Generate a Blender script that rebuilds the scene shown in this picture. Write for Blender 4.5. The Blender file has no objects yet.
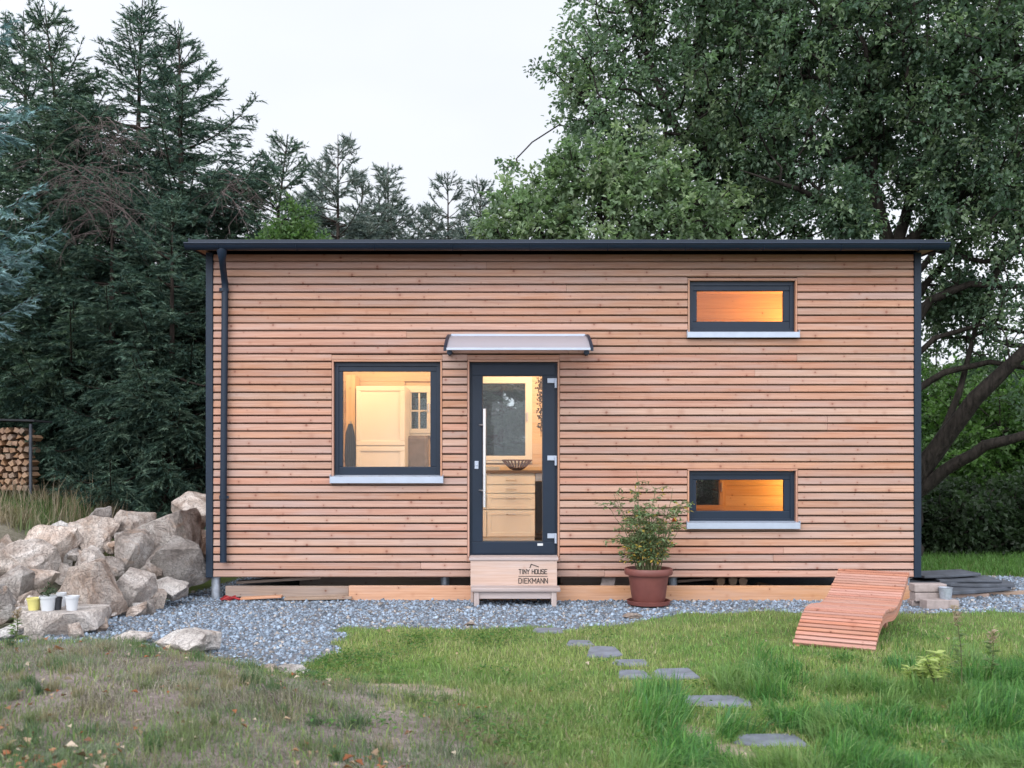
import bpy, bmesh, math, random
import numpy as np
from mathutils import Vector, Matrix, noise as mnoise

random.seed(7)
RNG = np.random.default_rng(11)
S = bpy.context.scene
COL = S.collection
R = math.radians
PI = math.pi

# ------------------------------------------------------------------ camera model
CAMZ, FPX, HX, HY = 1.5, 1000.0, 512.0, 462.0


def P(px, py, d):
    """point at distance d in front of the camera plane"""
    return Vector(((px - HX) / FPX * d, d, CAMZ - (py - HY) / FPX * d))


# ------------------------------------------------------------------ noise
def _hash(ix, iy, seed):
    h = (ix.astype(np.int64) * 374761393 + iy.astype(np.int64) * 668265263 + seed * 974711) & 0x7fffffff
    h = ((h ^ (h >> 13)) * 1274126177) & 0x7fffffff
    h = h ^ (h >> 16)
    return (h & 0xffff) / 65535.0


def vnoise(x, y, seed=0):
    x = np.asarray(x, float); y = np.asarray(y, float)
    ix = np.floor(x); iy = np.floor(y)
    fx = x - ix; fy = y - iy
    fx = fx * fx * (3 - 2 * fx); fy = fy * fy * (3 - 2 * fy)
    a = _hash(ix, iy, seed); b = _hash(ix + 1, iy, seed)
    c = _hash(ix, iy + 1, seed); d = _hash(ix + 1, iy + 1, seed)
    return (a * (1 - fx) + b * fx) * (1 - fy) + (c * (1 - fx) + d * fx) * fy


def fbm(x, y, seed=0, o=4):
    s = 0; a = 0.5; f = 1.0
    for k in range(o):
        s = s + a * vnoise(x * f, y * f, seed + k * 17); a *= 0.5; f *= 2.03
    return s / (1 - 0.5 ** o)


def sst(a, b, x):
    t = np.clip((np.asarray(x, float) - a) / (b - a), 0, 1)
    return t * t * (3 - 2 * t)


# ------------------------------------------------------------------ materials
def new_mat(name):
    m = bpy.data.materials.new(name); m.use_nodes = True
    nt = m.node_tree
    b = nt.nodes['Principled BSDF']
    return m, nt, b


def nd(nt, typ, ins=None, **props):
    n = nt.nodes.new(typ)
    for k, v in props.items():
        setattr(n, k, v)
    if ins:
        for k, v in ins.items():
            if isinstance(v, bpy.types.NodeSocket):
                nt.links.new(v, n.inputs[k])
            else:
                n.inputs[k].default_value = v
    return n


def mth(nt, op, a, b=0.0, c=0.0, clamp=False):
    n = nt.nodes.new('ShaderNodeMath'); n.operation = op; n.use_clamp = clamp
    for i, v in enumerate((a, b, c)):
        if isinstance(v, bpy.types.NodeSocket):
            nt.links.new(v, n.inputs[i])
        else:
            n.inputs[i].default_value = v
    return n.outputs[0]


def mixc(nt, f, a, b, blend='MIX'):
    n = nt.nodes.new('ShaderNodeMix'); n.data_type = 'RGBA'; n.blend_type = blend
    for i, v in ((0, f), (6, a), (7, b)):
        if isinstance(v, bpy.types.NodeSocket):
            nt.links.new(v, n.inputs[i])
        else:
            n.inputs[i].default_value = v if i == 0 else (*v[:3], 1)
    return n.outputs[2]


def ramp(nt, f, stops):
    n = nt.nodes.new('ShaderNodeValToRGB')
    e = n.color_ramp.elements
    while len(e) < len(stops):
        e.new(0.5)
    for i, (p, c) in enumerate(stops):
        e[i].position = p
        e[i].color = (*c[:3], 1) if hasattr(c, '__len__') else (c, c, c, 1)
    nt.links.new(f, n.inputs[0])
    return n.outputs[0]


def bump(nt, b, h, strength, dist=0.01):
    n = nd(nt, 'ShaderNodeBump', {'Height': h, 'Strength': strength, 'Distance': dist})
    nt.links.new(n.outputs[0], b.inputs['Normal'])


def noise_tex(nt, vec, scale, detail=4, rough=0.55, dist=0.0):
    return nd(nt, 'ShaderNodeTexNoise', {'Vector': vec, 'Scale': scale, 'Detail': detail, 'Roughness': rough, 'Distortion': dist})


def mat_wood(name, c_lo, c_hi, knot=(0.13, 0.045, 0.025), grey=0.0, rough=0.62, h=0.07, freq=2.6, tone=0.28, knots=True):
    m, nt, b = new_mat(name)
    uv = nd(nt, 'ShaderNodeUVMap').outputs[0]
    bid = nd(nt, 'ShaderNodeAttribute', attribute_name='bid').outputs['Fac']
    sx = nd(nt, 'ShaderNodeSeparateXYZ', {0: uv})
    u, v = sx.outputs[0], sx.outputs[1]
    bo = mth(nt, 'MULTIPLY', bid, 91.7)
    gv = nd(nt, 'ShaderNodeCombineXYZ', {0: mth(nt, 'ADD', mth(nt, 'MULTIPLY', u, 1.3), bo), 1: mth(nt, 'MULTIPLY', v, 42.0), 2: bo})
    g1 = noise_tex(nt, gv.outputs[0], 1.6, 5, 0.6, 0.35).outputs['Fac']
    gv2 = nd(nt, 'ShaderNodeCombineXYZ', {0: mth(nt, 'ADD', mth(nt, 'MULTIPLY', u, 6.0), bo), 1: mth(nt, 'MULTIPLY', v, 300.0), 2: bo})
    g2 = noise_tex(nt, gv2.outputs[0], 1.0, 3, 0.6).outputs['Fac']
    g = mth(nt, 'ADD', mth(nt, 'MULTIPLY', g1, 0.75), mth(nt, 'MULTIPLY', g2, 0.25))
    col = ramp(nt, g, [(0.3, c_lo), (0.62, c_hi)])
    # tone of each board
    wn = nd(nt, 'ShaderNodeTexWhiteNoise', {'W': mth(nt, 'MULTIPLY', bid, 57.31)}, noise_dimensions='1D')
    tv = mth(nt, 'ADD', mth(nt, 'MULTIPLY', wn.outputs['Value'], tone), 1.0 - tone * 0.5)
    hs = nd(nt, 'ShaderNodeHueSaturation', {'Color': col, 'Value': tv,
            'Saturation': mth(nt, 'ADD', mth(nt, 'MULTIPLY', nd(nt, 'ShaderNodeSeparateColor', {0: wn.outputs['Color']}).outputs[1], 0.3), 0.85),
            'Hue': mth(nt, 'ADD', mth(nt, 'MULTIPLY', nd(nt, 'ShaderNodeSeparateColor', {0: wn.outputs['Color']}).outputs[2], 0.010), 0.494)})
    col = hs.outputs[0]
    # weathering patches along the board
    wv = nd(nt, 'ShaderNodeCombineXYZ', {0: mth(nt, 'ADD', mth(nt, 'MULTIPLY', u, 0.9), bo), 1: mth(nt, 'MULTIPLY', v, 6.0), 2: bo})
    w = ramp(nt, noise_tex(nt, wv.outputs[0], 1.5, 3).outputs['Fac'], [(0.42, 0.0), (0.75, 1.0)])
    lum = tuple(0.33 * (c_hi[0] + c_hi[1] + c_hi[2]) * k for k in (1.02, 0.97, 1.02))
    col = mixc(nt, mth(nt, 'MULTIPLY', w, 0.25 + grey), col, lum)
    if knots:
        vo = nd(nt, 'ShaderNodeTexVoronoi', {'W': mth(nt, 'ADD', mth(nt, 'MULTIPLY', u, freq), mth(nt, 'MULTIPLY', bid, 377.7)), 'Scale': 1.0}, voronoi_dimensions='1D')
        sc = nd(nt, 'ShaderNodeSeparateColor', {0: vo.outputs['Color']})
        dx = mth(nt, 'DIVIDE', vo.outputs['Distance'], freq)
        dz = mth(nt, 'SUBTRACT', v, mth(nt, 'MULTIPLY', sc.outputs[0], h))
        dd = mth(nt, 'SQRT', mth(nt, 'ADD', mth(nt, 'MULTIPLY', dx, dx), mth(nt, 'MULTIPLY', dz, dz)))
        size = mth(nt, 'ADD', mth(nt, 'MULTIPLY', mth(nt, 'POWER', sc.outputs[1], 2.0), 0.012), 0.0035)
        k = mth(nt, 'SUBTRACT', 1.35, mth(nt, 'DIVIDE', dd, size), clamp=True)
        k = mth(nt, 'MULTIPLY', k, mth(nt, 'GREATER_THAN', sc.outputs[2], 0.35))
        halo = mth(nt, 'SUBTRACT', 1.0, mth(nt, 'DIVIDE', dd, mth(nt, 'MULTIPLY', size, 4.0)), clamp=True)
        col = mixc(nt, mth(nt, 'MULTIPLY', halo, 0.35), col, (c_lo[0] * 0.75, c_lo[1] * 0.6, c_lo[2] * 0.55))
        col = mixc(nt, mth(nt, 'MULTIPLY', k, 0.85), col, knot)
    nt.links.new(col, b.inputs['Base Color'])
    b.inputs['Roughness'].default_value = rough
    b.inputs['Specular IOR Level'].default_value = 0.3
    bump(nt, b, g, 0.35, 0.002)
    return m


def mat_plain(name, c, rough=0.5, metal=0.0, var=0.12, scale=6.0, spec=0.5, bmp=0.0, bscale=120.0):
    m, nt, b = new_mat(name)
    oc = nd(nt, 'ShaderNodeTexCoord').outputs['Object']
    n = noise_tex(nt, oc, scale, 5, 0.6).outputs['Fac']
    lo = tuple(x * (1 - var) for x in c); hi = tuple(min(1, x * (1 + var)) for x in c)
    nt.links.new(ramp(nt, n, [(0.3, lo), (0.7, hi)]), b.inputs['Base Color'])
    n2 = noise_tex(nt, oc, scale * 3, 4).outputs['Fac']
    nt.links.new(mth(nt, 'ADD', mth(nt, 'MULTIPLY', n2, 0.2), rough - 0.1), b.inputs['Roughness'])
    b.inputs['Metallic'].default_value = metal
    b.inputs['Specular IOR Level'].default_value = spec
    if bmp:
        bump(nt, b, noise_tex(nt, oc, bscale, 3).outputs['Fac'], bmp, 0.004)
    return m


def mat_leaf(name, trans=0.3, rough=0.5, spec=0.35, tint=(1, 1, 1), gain=1.6):
    m, nt, b = new_mat(name)
    a = nd(nt, 'ShaderNodeAttribute', attribute_name='col').outputs['Color']
    if tint != (1, 1, 1):
        a = mixc(nt, 1.0, a, tint, 'MULTIPLY')
    nt.links.new(a, b.inputs['Base Color'])
    b.inputs['Roughness'].default_value = rough
    b.inputs['Specular IOR Level'].default_value = spec
    if trans:
        t = nd(nt, 'ShaderNodeBsdfTranslucent', {'Color': mixc(nt, 1.0, a, (gain, gain * 1.15, gain * 0.7), 'MULTIPLY')})
        mx = nd(nt, 'ShaderNodeMixShader', {0: trans, 1: b.outputs[0], 2: t.outputs[0]})
        nt.links.new(mx.outputs[0], nt.nodes['Material Output'].inputs[0])
    return m


def mat_glass(name, tint=(0.93, 0.95, 0.95), boost=1.0):
    m, nt, b = new_mat(name)
    nt.nodes.remove(b)
    tr = nd(nt, 'ShaderNodeBsdfTransparent', {'Color': (*tint, 1)})
    gl = nd(nt, 'ShaderNodeBsdfGlossy', {'Color': (1, 1, 1, 1), 'Roughness': 0.005})
    fr = nd(nt, 'ShaderNodeFresnel', {'IOR': 1.5})
    mx = nd(nt, 'ShaderNodeMixShader', {0: mth(nt, 'MULTIPLY', fr.outputs[0], boost, clamp=True), 1: tr.outputs[0], 2: gl.outputs[0]})
    nt.links.new(mx.outputs[0], nt.nodes['Material Output'].inputs[0])
    return m


def mat_emit(name, c, s):
    m, nt, b = new_mat(name)
    b.inputs['Base Color'].default_value = (*c, 1)
    b.inputs['Emission Color'].default_value = (*c, 1)
    b.inputs['Emission Strength'].default_value = s
    return m


def mat_bark(name, c1, c2):
    m, nt, b = new_mat(name)
    oc = nd(nt, 'ShaderNodeTexCoord').outputs['Object']
    mp = nd(nt, 'ShaderNodeMapping', {'Vector': oc, 'Scale': (9, 9, 2.2)}).outputs[0]
    n = noise_tex(nt, mp, 2.0, 6, 0.65, 0.6).outputs['Fac']
    nt.links.new(ramp(nt, n, [(0.35, c1), (0.65, c2)]), b.inputs['Base Color'])
    b.inputs['Roughness'].default_value = 0.9
    b.inputs['Specular IOR Level'].default_value = 0.15
    bump(nt, b, n, 0.9, 0.03)
    return m


def mat_rock():
    m, nt, b = new_mat('granite')
    oc = nd(nt, 'ShaderNodeTexCoord').outputs['Object']
    rnd = nd(nt, 'ShaderNodeObjectInfo').outputs['Random']
    off = nd(nt, 'ShaderNodeVectorMath', {0: oc, 1: nd(nt, 'ShaderNodeCombineXYZ', {0: mth(nt, 'MULTIPLY', rnd, 50), 1: mth(nt, 'MULTIPLY', rnd, 31), 2: rnd}).outputs[0]}, operation='ADD').outputs[0]
    big = noise_tex(nt, off, 2.6, 5, 0.62, 0.8).outputs['Fac']
    fine = noise_tex(nt, off, 60, 3, 0.7).outputs['Fac']
    col = ramp(nt, big, [(0.28, (0.15, 0.115, 0.095)), (0.40, (0.36, 0.275, 0.225)), (0.52, (0.53, 0.445, 0.39)), (0.68, (0.68, 0.615, 0.57))])
    hs = nd(nt, 'ShaderNodeHueSaturation', {'Color': col, 'Hue': 0.5,
            'Saturation': mth(nt, 'ADD', mth(nt, 'MULTIPLY', mth(nt, 'FRACT', mth(nt, 'MULTIPLY', rnd, 7.3)), 0.9), 0.35),
            'Value': mth(nt, 'ADD', mth(nt, 'MULTIPLY', mth(nt, 'FRACT', mth(nt, 'MULTIPLY', rnd, 13.7)), 0.7), 0.58)})
    col = mixc(nt, mth(nt, 'MULTIPLY', ramp(nt, fine, [(0.38, 1.0), (0.5, 0.0)]), 0.45), hs.outputs[0], (0.13, 0.12, 0.12))
    rust = ramp(nt, noise_tex(nt, off, 4.2, 4, 0.6, 1.0).outputs['Fac'], [(0.55, 0.0), (0.72, 1.0)])
    col = mixc(nt, mth(nt, 'MULTIPLY', rust, 0.4), col, (0.40, 0.25, 0.16))
    lich = ramp(nt, noise_tex(nt, off, 9, 5, 0.7).outputs['Fac'], [(0.60, 0.0), (0.68, 1.0)])
    col = mixc(nt, mth(nt, 'MULTIPLY', lich, 0.22), col, (0.20, 0.21, 0.17))
    nt.links.new(col, b.inputs['Base Color'])
    b.inputs['Roughness'].default_value = 0.9
    b.inputs['Specular IOR Level'].default_value = 0.2
    crk = nd(nt, 'ShaderNodeTexVoronoi', {'Vector': noise_tex(nt, off, 3.0, 4, 0.6, 0.6).outputs['Color'], 'Scale': 9.0}, feature='DISTANCE_TO_EDGE').outputs['Distance']
    ck = ramp(nt, crk, [(0.0, 0.0), (0.05, 1.0)])
    hgt = mth(nt, 'ADD', mth(nt, 'ADD', noise_tex(nt, off, 26, 7, 0.75).outputs['Fac'], mth(nt, 'MULTIPLY', big, 0.8)), mth(nt, 'MULTIPLY', ck, 0.35))
    bump(nt, b, hgt, 1.0, 0.035)
    return m


M = {}
M['larch'] = mat_wood('larch cladding', (0.295, 0.150, 0.099), (0.415, 0.250, 0.187), grey=0.08, tone=0.22, knot=(0.17, 0.06, 0.04))
M['larch_trim'] = mat_wood('larch trim', (0.34, 0.16, 0.10), (0.46, 0.26, 0.18), grey=0.0, knots=False)
M['lounger'] = mat_wood('lounger larch', (0.30, 0.128, 0.086), (0.43, 0.218, 0.160), grey=0.0, h=0.05, freq=1.6)
M['plank'] = mat_wood('spruce plank', (0.39, 0.20, 0.115), (0.54, 0.32, 0.215), grey=0.0, h=0.15, freq=3.2)
M['oldplank'] = mat_wood('weathered plank', (0.22, 0.15, 0.11), (0.36, 0.26, 0.20), grey=0.25, h=0.1)
M['step'] = mat_wood('step board', (0.41, 0.26, 0.195), (0.54, 0.385, 0.32), grey=0.3, h=0.3, freq=0.9)
M['steptread'] = mat_wood('weathered step tread', (0.27, 0.215, 0.20), (0.41, 0.345, 0.33), grey=0.3, h=0.3, knots=False)
M['inner'] = mat_wood('spruce panelling', (0.62, 0.42, 0.24), (0.78, 0.58, 0.37), grey=0.0, h=0.12, freq=1.5, tone=0.12)
M['innerfloor'] = mat_wood('floor boards', (0.40, 0.25, 0.13), (0.55, 0.36, 0.2), grey=0.0, h=0.12)
M['log'] = mat_wood('split log', (0.20, 0.11, 0.065), (0.40, 0.255, 0.155), grey=0.1, h=0.1, tone=0.6)
M['anthra'] = mat_plain('anthracite metal', (0.006, 0.015, 0.032), 0.42, 0.0, 0.10, 3.0, spec=0.3)
M['anthra_rough'] = mat_plain('anthracite corner metal', (0.007, 0.017, 0.034), 0.55, 0.0, 0.18, 40.0, bmp=0.3, spec=0.3)
M['roofing'] = mat_plain('roofing membrane', (0.03, 0.033, 0.038), 0.8, 0, 0.2, 5.0)
M['membrane'] = mat_plain('facade membrane', (0.012, 0.011, 0.011), 0.9, 0, 0.1, 5.0, spec=0.1)
M['alu'] = mat_plain('aluminium', (0.35, 0.40, 0.49), 0.45, 0.35, 0.06, 8.0)
M['steel'] = mat_plain('brushed steel', (0.62, 0.62, 0.64), 0.3, 0.9, 0.05, 8.0)
M['galv'] = mat_plain('galvanised steel', (0.36, 0.40, 0.46), 0.5, 0.6, 0.25, 25.0)
M['white'] = mat_plain('cream white lacquer', (0.80, 0.77, 0.70), 0.35, 0, 0.02, 3.0)
M['whiteplastic'] = mat_plain('white plastic', (0.50, 0.52, 0.55), 0.4, 0, 0.05, 5.0)
M['yellowplastic'] = mat_plain('faded yellow plastic', (0.55, 0.50, 0.17), 0.5, 0, 0.12, 9.0)
M['blackplastic'] = mat_plain('black plastic', (0.02, 0.022, 0.028), 0.45, 0, 0.1, 5.0)
M['terra'] = mat_plain('terracotta plastic', (0.145, 0.046, 0.038), 0.55, 0, 0.14, 7.0)
M['soil'] = mat_plain('potting soil', (0.035, 0.025, 0.018), 0.95, 0, 0.4, 30.0, bmp=0.8, bscale=60)
M['counter'] = mat_plain('wooden worktop', (0.13, 0.08, 0.045), 0.4, 0, 0.25, 8.0)
M['darkoven'] = mat_plain('black oven glass', (0.012, 0.012, 0.014), 0.15, 0, 0.1, 5.0)
M['rattan'] = mat_plain('brown wire', (0.16, 0.08, 0.04), 0.6, 0, 0.3, 30.0)
M['darkcloth'] = mat_plain('dark cloth', (0.018, 0.018, 0.022), 0.9, 0, 0.4, 12.0)
M['greycloth'] = mat_plain('grey upholstery', (0.22, 0.19, 0.18), 0.9, 0, 0.2, 14.0)
M['ink'] = mat_plain('black print', (0.012, 0.011, 0.011), 0.6, 0, 0.1, 5.0)
M['red'] = mat_plain('red fabric strap', (0.26, 0.015, 0.018), 0.7, 0, 0.2, 10.0)
M['slate'] = mat_plain('slate', (0.135, 0.15, 0.185), 0.75, 0, 0.35, 7.0, bmp=0.4, bscale=25)
M['darkslate'] = mat_plain('dark slate slab', (0.055, 0.064, 0.082), 0.7, 0, 0.35, 6.0, bmp=0.4, bscale=25)
M['concrete'] = mat_plain('concrete block', (0.29, 0.245, 0.235), 0.9, 0, 0.2, 14.0, bmp=0.4, bscale=80)
M['rock'] = mat_rock()
M['glass'] = mat_glass('window glass', boost=0.42)
M['leaf'] = mat_leaf('broad leaf', 0.36, 0.48, 0.3)
M['needle'] = mat_leaf('needles', 0.12, 0.6, 0.15)
M['grass'] = mat_leaf('grass blade', 0.3, 0.5, 0.25)
M['dry'] = mat_leaf('dry leaf', 0.15, 0.8, 0.1)
M['bark'] = mat_bark('dark bark', (0.010, 0.009, 0.008), (0.036, 0.031, 0.027))
M['conbark'] = mat_bark('conifer bark', (0.018, 0.014, 0.012), (0.055, 0.044, 0.037))
M['deadwood'] = mat_bark('dead twigs', (0.07, 0.055, 0.052), (0.15, 0.12, 0.115))
M['greystem'] = mat_bark('plant stem', (0.07, 0.085, 0.04), (0.13, 0.14, 0.07))
M['lampglass'] = mat_emit('lit lamp glass', (1.0, 0.62, 0.28), 6.0)

# polycarbonate awning panel
m, nt, b = new_mat('polycarbonate')
tr = nd(nt, 'ShaderNodeBsdfTransparent', {'Color': (0.95, 0.95, 0.99, 1)})
tl = nd(nt, 'ShaderNodeBsdfTranslucent', {'Color': (0.97, 0.96, 1.0, 1)})
b.inputs['Base Color'].default_value = (0.46, 0.46, 0.53, 1); b.inputs['Roughness'].default_value = 0.25
mx1 = nd(nt, 'ShaderNodeMixShader', {0: 0.30, 1: b.outputs[0], 2: tl.outputs[0]})
mx2 = nd(nt, 'ShaderNodeMixShader', {0: 0.18, 1: mx1.outputs[0], 2: tr.outputs[0]})
nt.links.new(mx2.outputs[0], nt.nodes['Material Output'].inputs[0])
M['poly'] = m

# gravel stones
m, nt, b = new_mat('crushed stone')
a = nd(nt, 'ShaderNodeAttribute', attribute_name='col').outputs['Color']
oc = nd(nt, 'ShaderNodeTexCoord').outputs['Object']
n = noise_tex(nt, oc, 90, 3, 0.7).outputs['Fac']
nt.links.new(mixc(nt, 0.5, a, ramp(nt, n, [(0.35, 0.35), (0.65, 1.0)]), 'MULTIPLY'), b.inputs['Base Color'])
b.inputs['Roughness'].default_value = 0.75
M['gravel'] = m

# ground: soil with zones (r gravel bed, g dry bank, b bare sand)
m, nt, b = new_mat('ground soil')
z = nd(nt, 'ShaderNodeSeparateColor', {0: nd(nt, 'ShaderNodeAttribute', attribute_name='zone').outputs['Color']})
oc = nd(nt, 'ShaderNodeTexCoord').outputs['Object']
n1 = noise_tex(nt, oc, 2.2, 6, 0.65).outputs['Fac']
n2 = noise_tex(nt, oc, 38, 5, 0.7).outputs['Fac']
n12 = mth(nt, 'ADD', mth(nt, 'MULTIPLY', n1, 0.55), mth(nt, 'MULTIPLY', n2, 0.45))
lawn = ramp(nt, n12, [(0.35, (0.055, 0.085, 0.025)), (0.5, (0.11, 0.15, 0.05)), (0.68, (0.21, 0.22, 0.10))])
bank = ramp(nt, n12, [(0.32, (0.085, 0.066, 0.060)), (0.5, (0.19, 0.155, 0.145)), (0.66, (0.33, 0.28, 0.265))])
sand = ramp(nt, n12, [(0.3, (0.20, 0.15, 0.11)), (0.7, (0.40, 0.33, 0.27))])
grav = ramp(nt, n2, [(0.3, (0.06, 0.065, 0.075)), (0.7, (0.22, 0.23, 0.26))])
c = mixc(nt, z.outputs[1], lawn, bank)
c = mixc(nt, z.outputs[2], c, sand)
c = mixc(nt, z.outputs[0], c, grav)
nt.links.new(c, b.inputs['Base Color']); b.inputs['Roughness'].default_value = 0.95
b.inputs['Specular IOR Level'].default_value = 0.1
bump(nt, b, n2, 0.8, 0.02)
M['ground'] = m


# ------------------------------------------------------------------ mesh builders
class MB:
    def __init__(s):
        s.v = []; s.f = []; s.uv = []; s.bid = []

    def poly(s, pts, uvs=None, bid=0.0):
        i = len(s.v); s.v += [tuple(p) for p in pts]
        s.f.append(tuple(range(i, i + len(pts)))); s.uv += uvs or [(p[0], p[2]) for p in pts]; s.bid.append(bid)

    def obox(s, c, ax, ay, az, bid=None, taper=None):
        """box with half-extent vectors ax, ay, az; grain along ax; v across = az (or ay)"""
        if bid is None: bid = random.random()
        c = Vector(c); ax = Vector(ax); ay = Vector(ay); az = Vector(az)
        lx, ly, lz = ax.length, ay.length, az.length
        if ax.cross(ay).dot(az) < 0: ay = -ay
        i = len(s.v)
        for sx in (-1, 1):
            for sy in (-1, 1):
                for sz in (-1, 1):
                    s.v.append(tuple(c + ax * sx + ay * sy + az * sz))
        F = [((0, 1, 3, 2), 'x'), ((4, 6, 7, 5), 'x'), ((0, 4, 5, 1), 'y'), ((2, 3, 7, 6), 'y'), ((0, 2, 6, 4), 'z'), ((1, 5, 7, 3), 'z')]
        u0 = bid * 13.0
        for q, t in F:
            s.f.append(tuple(i + k for k in q)); s.bid.append(bid)
            for k in q:
                sx = (k >> 2) * 2; sy = ((k >> 1) & 1) * 2; sz = (k & 1) * 2
                if t == 'x': s.uv.append((u0 + sy * ly, sz * lz))
                elif t == 'y': s.uv.append((u0 + sx * lx, sz * lz))
                else: s.uv.append((u0 + sx * lx, sy * ly))

    def box(s, x0, x1, y0, y1, z0, z1, axis='x', bid=None):
        c = ((x0 + x1) / 2, (y0 + y1) / 2, (z0 + z1) / 2)
        X = Vector(((x1 - x0) / 2, 0, 0)); Y = Vector((0, (y1 - y0) / 2, 0)); Z = Vector((0, 0, (z1 - z0) / 2))
        if axis == 'x': s.obox(c, X, Y, Z, bid)
        elif axis == 'y': s.obox(c, Y, X, Z, bid)
        else: s.obox(c, Z, Y, X, bid)

    def tube(s, pts, rad, n=10, caps=True, bid=0.0, squash=None):
        pts = [Vector(p) for p in pts]
        if not hasattr(rad, '__len__'): rad = [rad] * len(pts)
        rings = []
        up = Vector((0, 0, 1)); prev = None; L = 0
        for k, p in enumerate(pts):
            d = (pts[min(k + 1, len(pts) - 1)] - pts[max(k - 1, 0)]).normalized()
            a = prev if prev is not None else (up if abs(d.dot(up)) < 0.95 else Vector((1, 0, 0)))
            a = (a - d * a.dot(d)).normalized(); b_ = d.cross(a); prev = a
            i = len(s.v)
            for j in range(n):
                t = 2 * PI * j / n
                s.v.append(tuple(p + (a * math.cos(t) + b_ * math.sin(t)) * rad[k]))
            if k: L += (p - pts[k - 1]).length
            rings.append((i, L))
        for k in range(len(rings) - 1):
            a, la = rings[k]; b_, lb = rings[k + 1]
            for j in range(n):
                j2 = (j + 1) % n
                s.f.append((a + j, a + j2, b_ + j2, b_ + j)); s.bid.append(bid)
                w = 2 * PI * rad[k] / n
                s.uv += [(la, j * w), (la, (j + 1) * w), (lb, (j + 1) * w), (lb, j * w)]
        if caps:
            a = rings[0][0]; b_ = rings[-1][0]
            s.f.append(tuple(a + j for j in range(n - 1, -1, -1))); s.bid.append(bid); s.uv += [(0, 0)] * n
            s.f.append(tuple(b_ + j for j in range(n))); s.bid.append(bid); s.uv += [(0, 0)] * n

    def lathe(s, prof, c=(0, 0, 0), n=28):
        c = Vector(c); rings = []
        for r, z in prof:
            i = len(s.v)
            for j in range(n):
                t = 2 * PI * j / n
                s.v.append((c.x + r * math.cos(t), c.y + r * math.sin(t), c.z + z))
            rings.append(i)
        for a, b_ in zip(rings, rings[1:]):
            for j in range(n):
                j2 = (j + 1) % n
                s.f.append((a + j, a + j2, b_ + j2, b_ + j)); s.bid.append(0); s.uv += [(0, 0)] * 4

    def prism(s, poly, z0, z1, bid=0.0):
        """vertical prism over an xy polygon (counter-clockwise)"""
        n = len(poly); i = len(s.v)
        s.v += [(x, y, z0) for x, y in poly] + [(x, y, z1) for x, y in poly]
        s.f.append(tuple(i + n + k for k in range(n))); s.uv += [p for p in poly]; s.bid.append(bid)
        s.f.append(tuple(i + n - 1 - k for k in range(n))); s.uv += [p for p in poly]; s.bid.append(bid)
        for k in range(n):
            k2 = (k + 1) % n
            s.f.append((i + k, i + k2, i + n + k2, i + n + k)); s.uv += [(0, 0)] * 4; s.bid.append(bid)

    def build(s, name, mat, parent=None, org=None, smooth=None, bevel=0.0):
        me = bpy.data.meshes.new(name)
        if org is None:
            org = parent['_org'] if parent is not None else (0, 0, 0)
        o3 = Vector(org)
        me.from_pydata([tuple(Vector(p) - o3) for p in s.v], [], s.f)
        uvl = me.uv_layers.new(name='UVMap')
        uvl.data.foreach_set('uv', np.array(s.uv, np.float32).ravel())
        at = me.attributes.new('bid', 'FLOAT', 'FACE')
        at.data.foreach_set('value', np.array(s.bid, np.float32))
        me.materials.append(mat)
        if smooth is not None:
            me.polygons.foreach_set('use_smooth', [True] * len(me.polygons))
            me.set_sharp_from_angle(angle=R(smooth))
        ob = bpy.data.objects.new(name, me); COL.objects.link(ob)
        if parent is not None:
            ob.parent = parent
            ob['_org'] = list(o3)
        else:
            ob.location = o3
            ob['_org'] = list(o3)
        if bevel:
            bv = ob.modifiers.new('bevel', 'BEVEL'); bv.width = bevel; bv.segments = 2; bv.limit_method = 'ANGLE'
        return ob


def np_mesh(name, V, F, mat, parent=None, col=None, org=(0, 0, 0), smooth=False, loc=True):
    """fast mesh from arrays: F is (m,k)"""
    V = np.asarray(V, np.float32) - np.asarray(org, np.float32)
    F = np.asarray(F, np.int32)
    me = bpy.data.meshes.new(name)
    me.vertices.add(len(V)); me.vertices.foreach_set('co', V.ravel())
    k = F.shape[1]
    me.loops.add(F.size); me.loops.foreach_set('vertex_index', F.ravel())
    me.polygons.add(len(F))
    me.polygons.foreach_set('loop_start', np.arange(0, F.size, k, dtype=np.int32))
    me.polygons.foreach_set('loop_total', np.full(len(F), k, np.int32))
    if smooth: me.polygons.foreach_set('use_smooth', np.ones(len(F), bool))
    me.update(calc_edges=True)
    if col is not None:
        at = me.attributes.new('col', 'FLOAT_COLOR', 'POINT')
        at.data.foreach_set('color', np.hstack([col, np.ones((len(col), 1))]).astype(np.float32).ravel())
    me.materials.append(mat)
    ob = bpy.data.objects.new(name, me); COL.objects.link(ob)
    ob['_org'] = [float(x) for x in org]
    if parent is not None: ob.parent = parent
    else: ob.location = org
    return ob


def tag(o, label=None, cat=None, group=None, kind=None):
    if label: o['label'] = label
    if cat: o['category'] = cat
    if group: o['group'] = group
    if kind: o['kind'] = kind
    return o


def thing(name, label, cat, loc, group=None):
    o = bpy.data.objects.new(name, None); COL.objects.link(o)
    o.location = loc; o.empty_display_size = 0.1
    o['_org'] = [float(x) for x in loc]
    return tag(o, label, cat, group)


def copy_tree(o, parent=None):
    c = o.copy(); COL.objects.link(c)
    if parent is not None: c.parent = parent
    for ch in [x for x in bpy.data.objects if x.parent == o]:
        copy_tree(ch, c)
    return c


# ------------------------------------------------------------------ terrain
FOOT = [(-3.3, 14.5), (-3.5, 12.2), (-3.72, 10.6), (-3.82, 9.6), (-3.86, 8.9), (-4.1, 8.3), (-5.2, 7.9), (-12, 7.4)]


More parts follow.
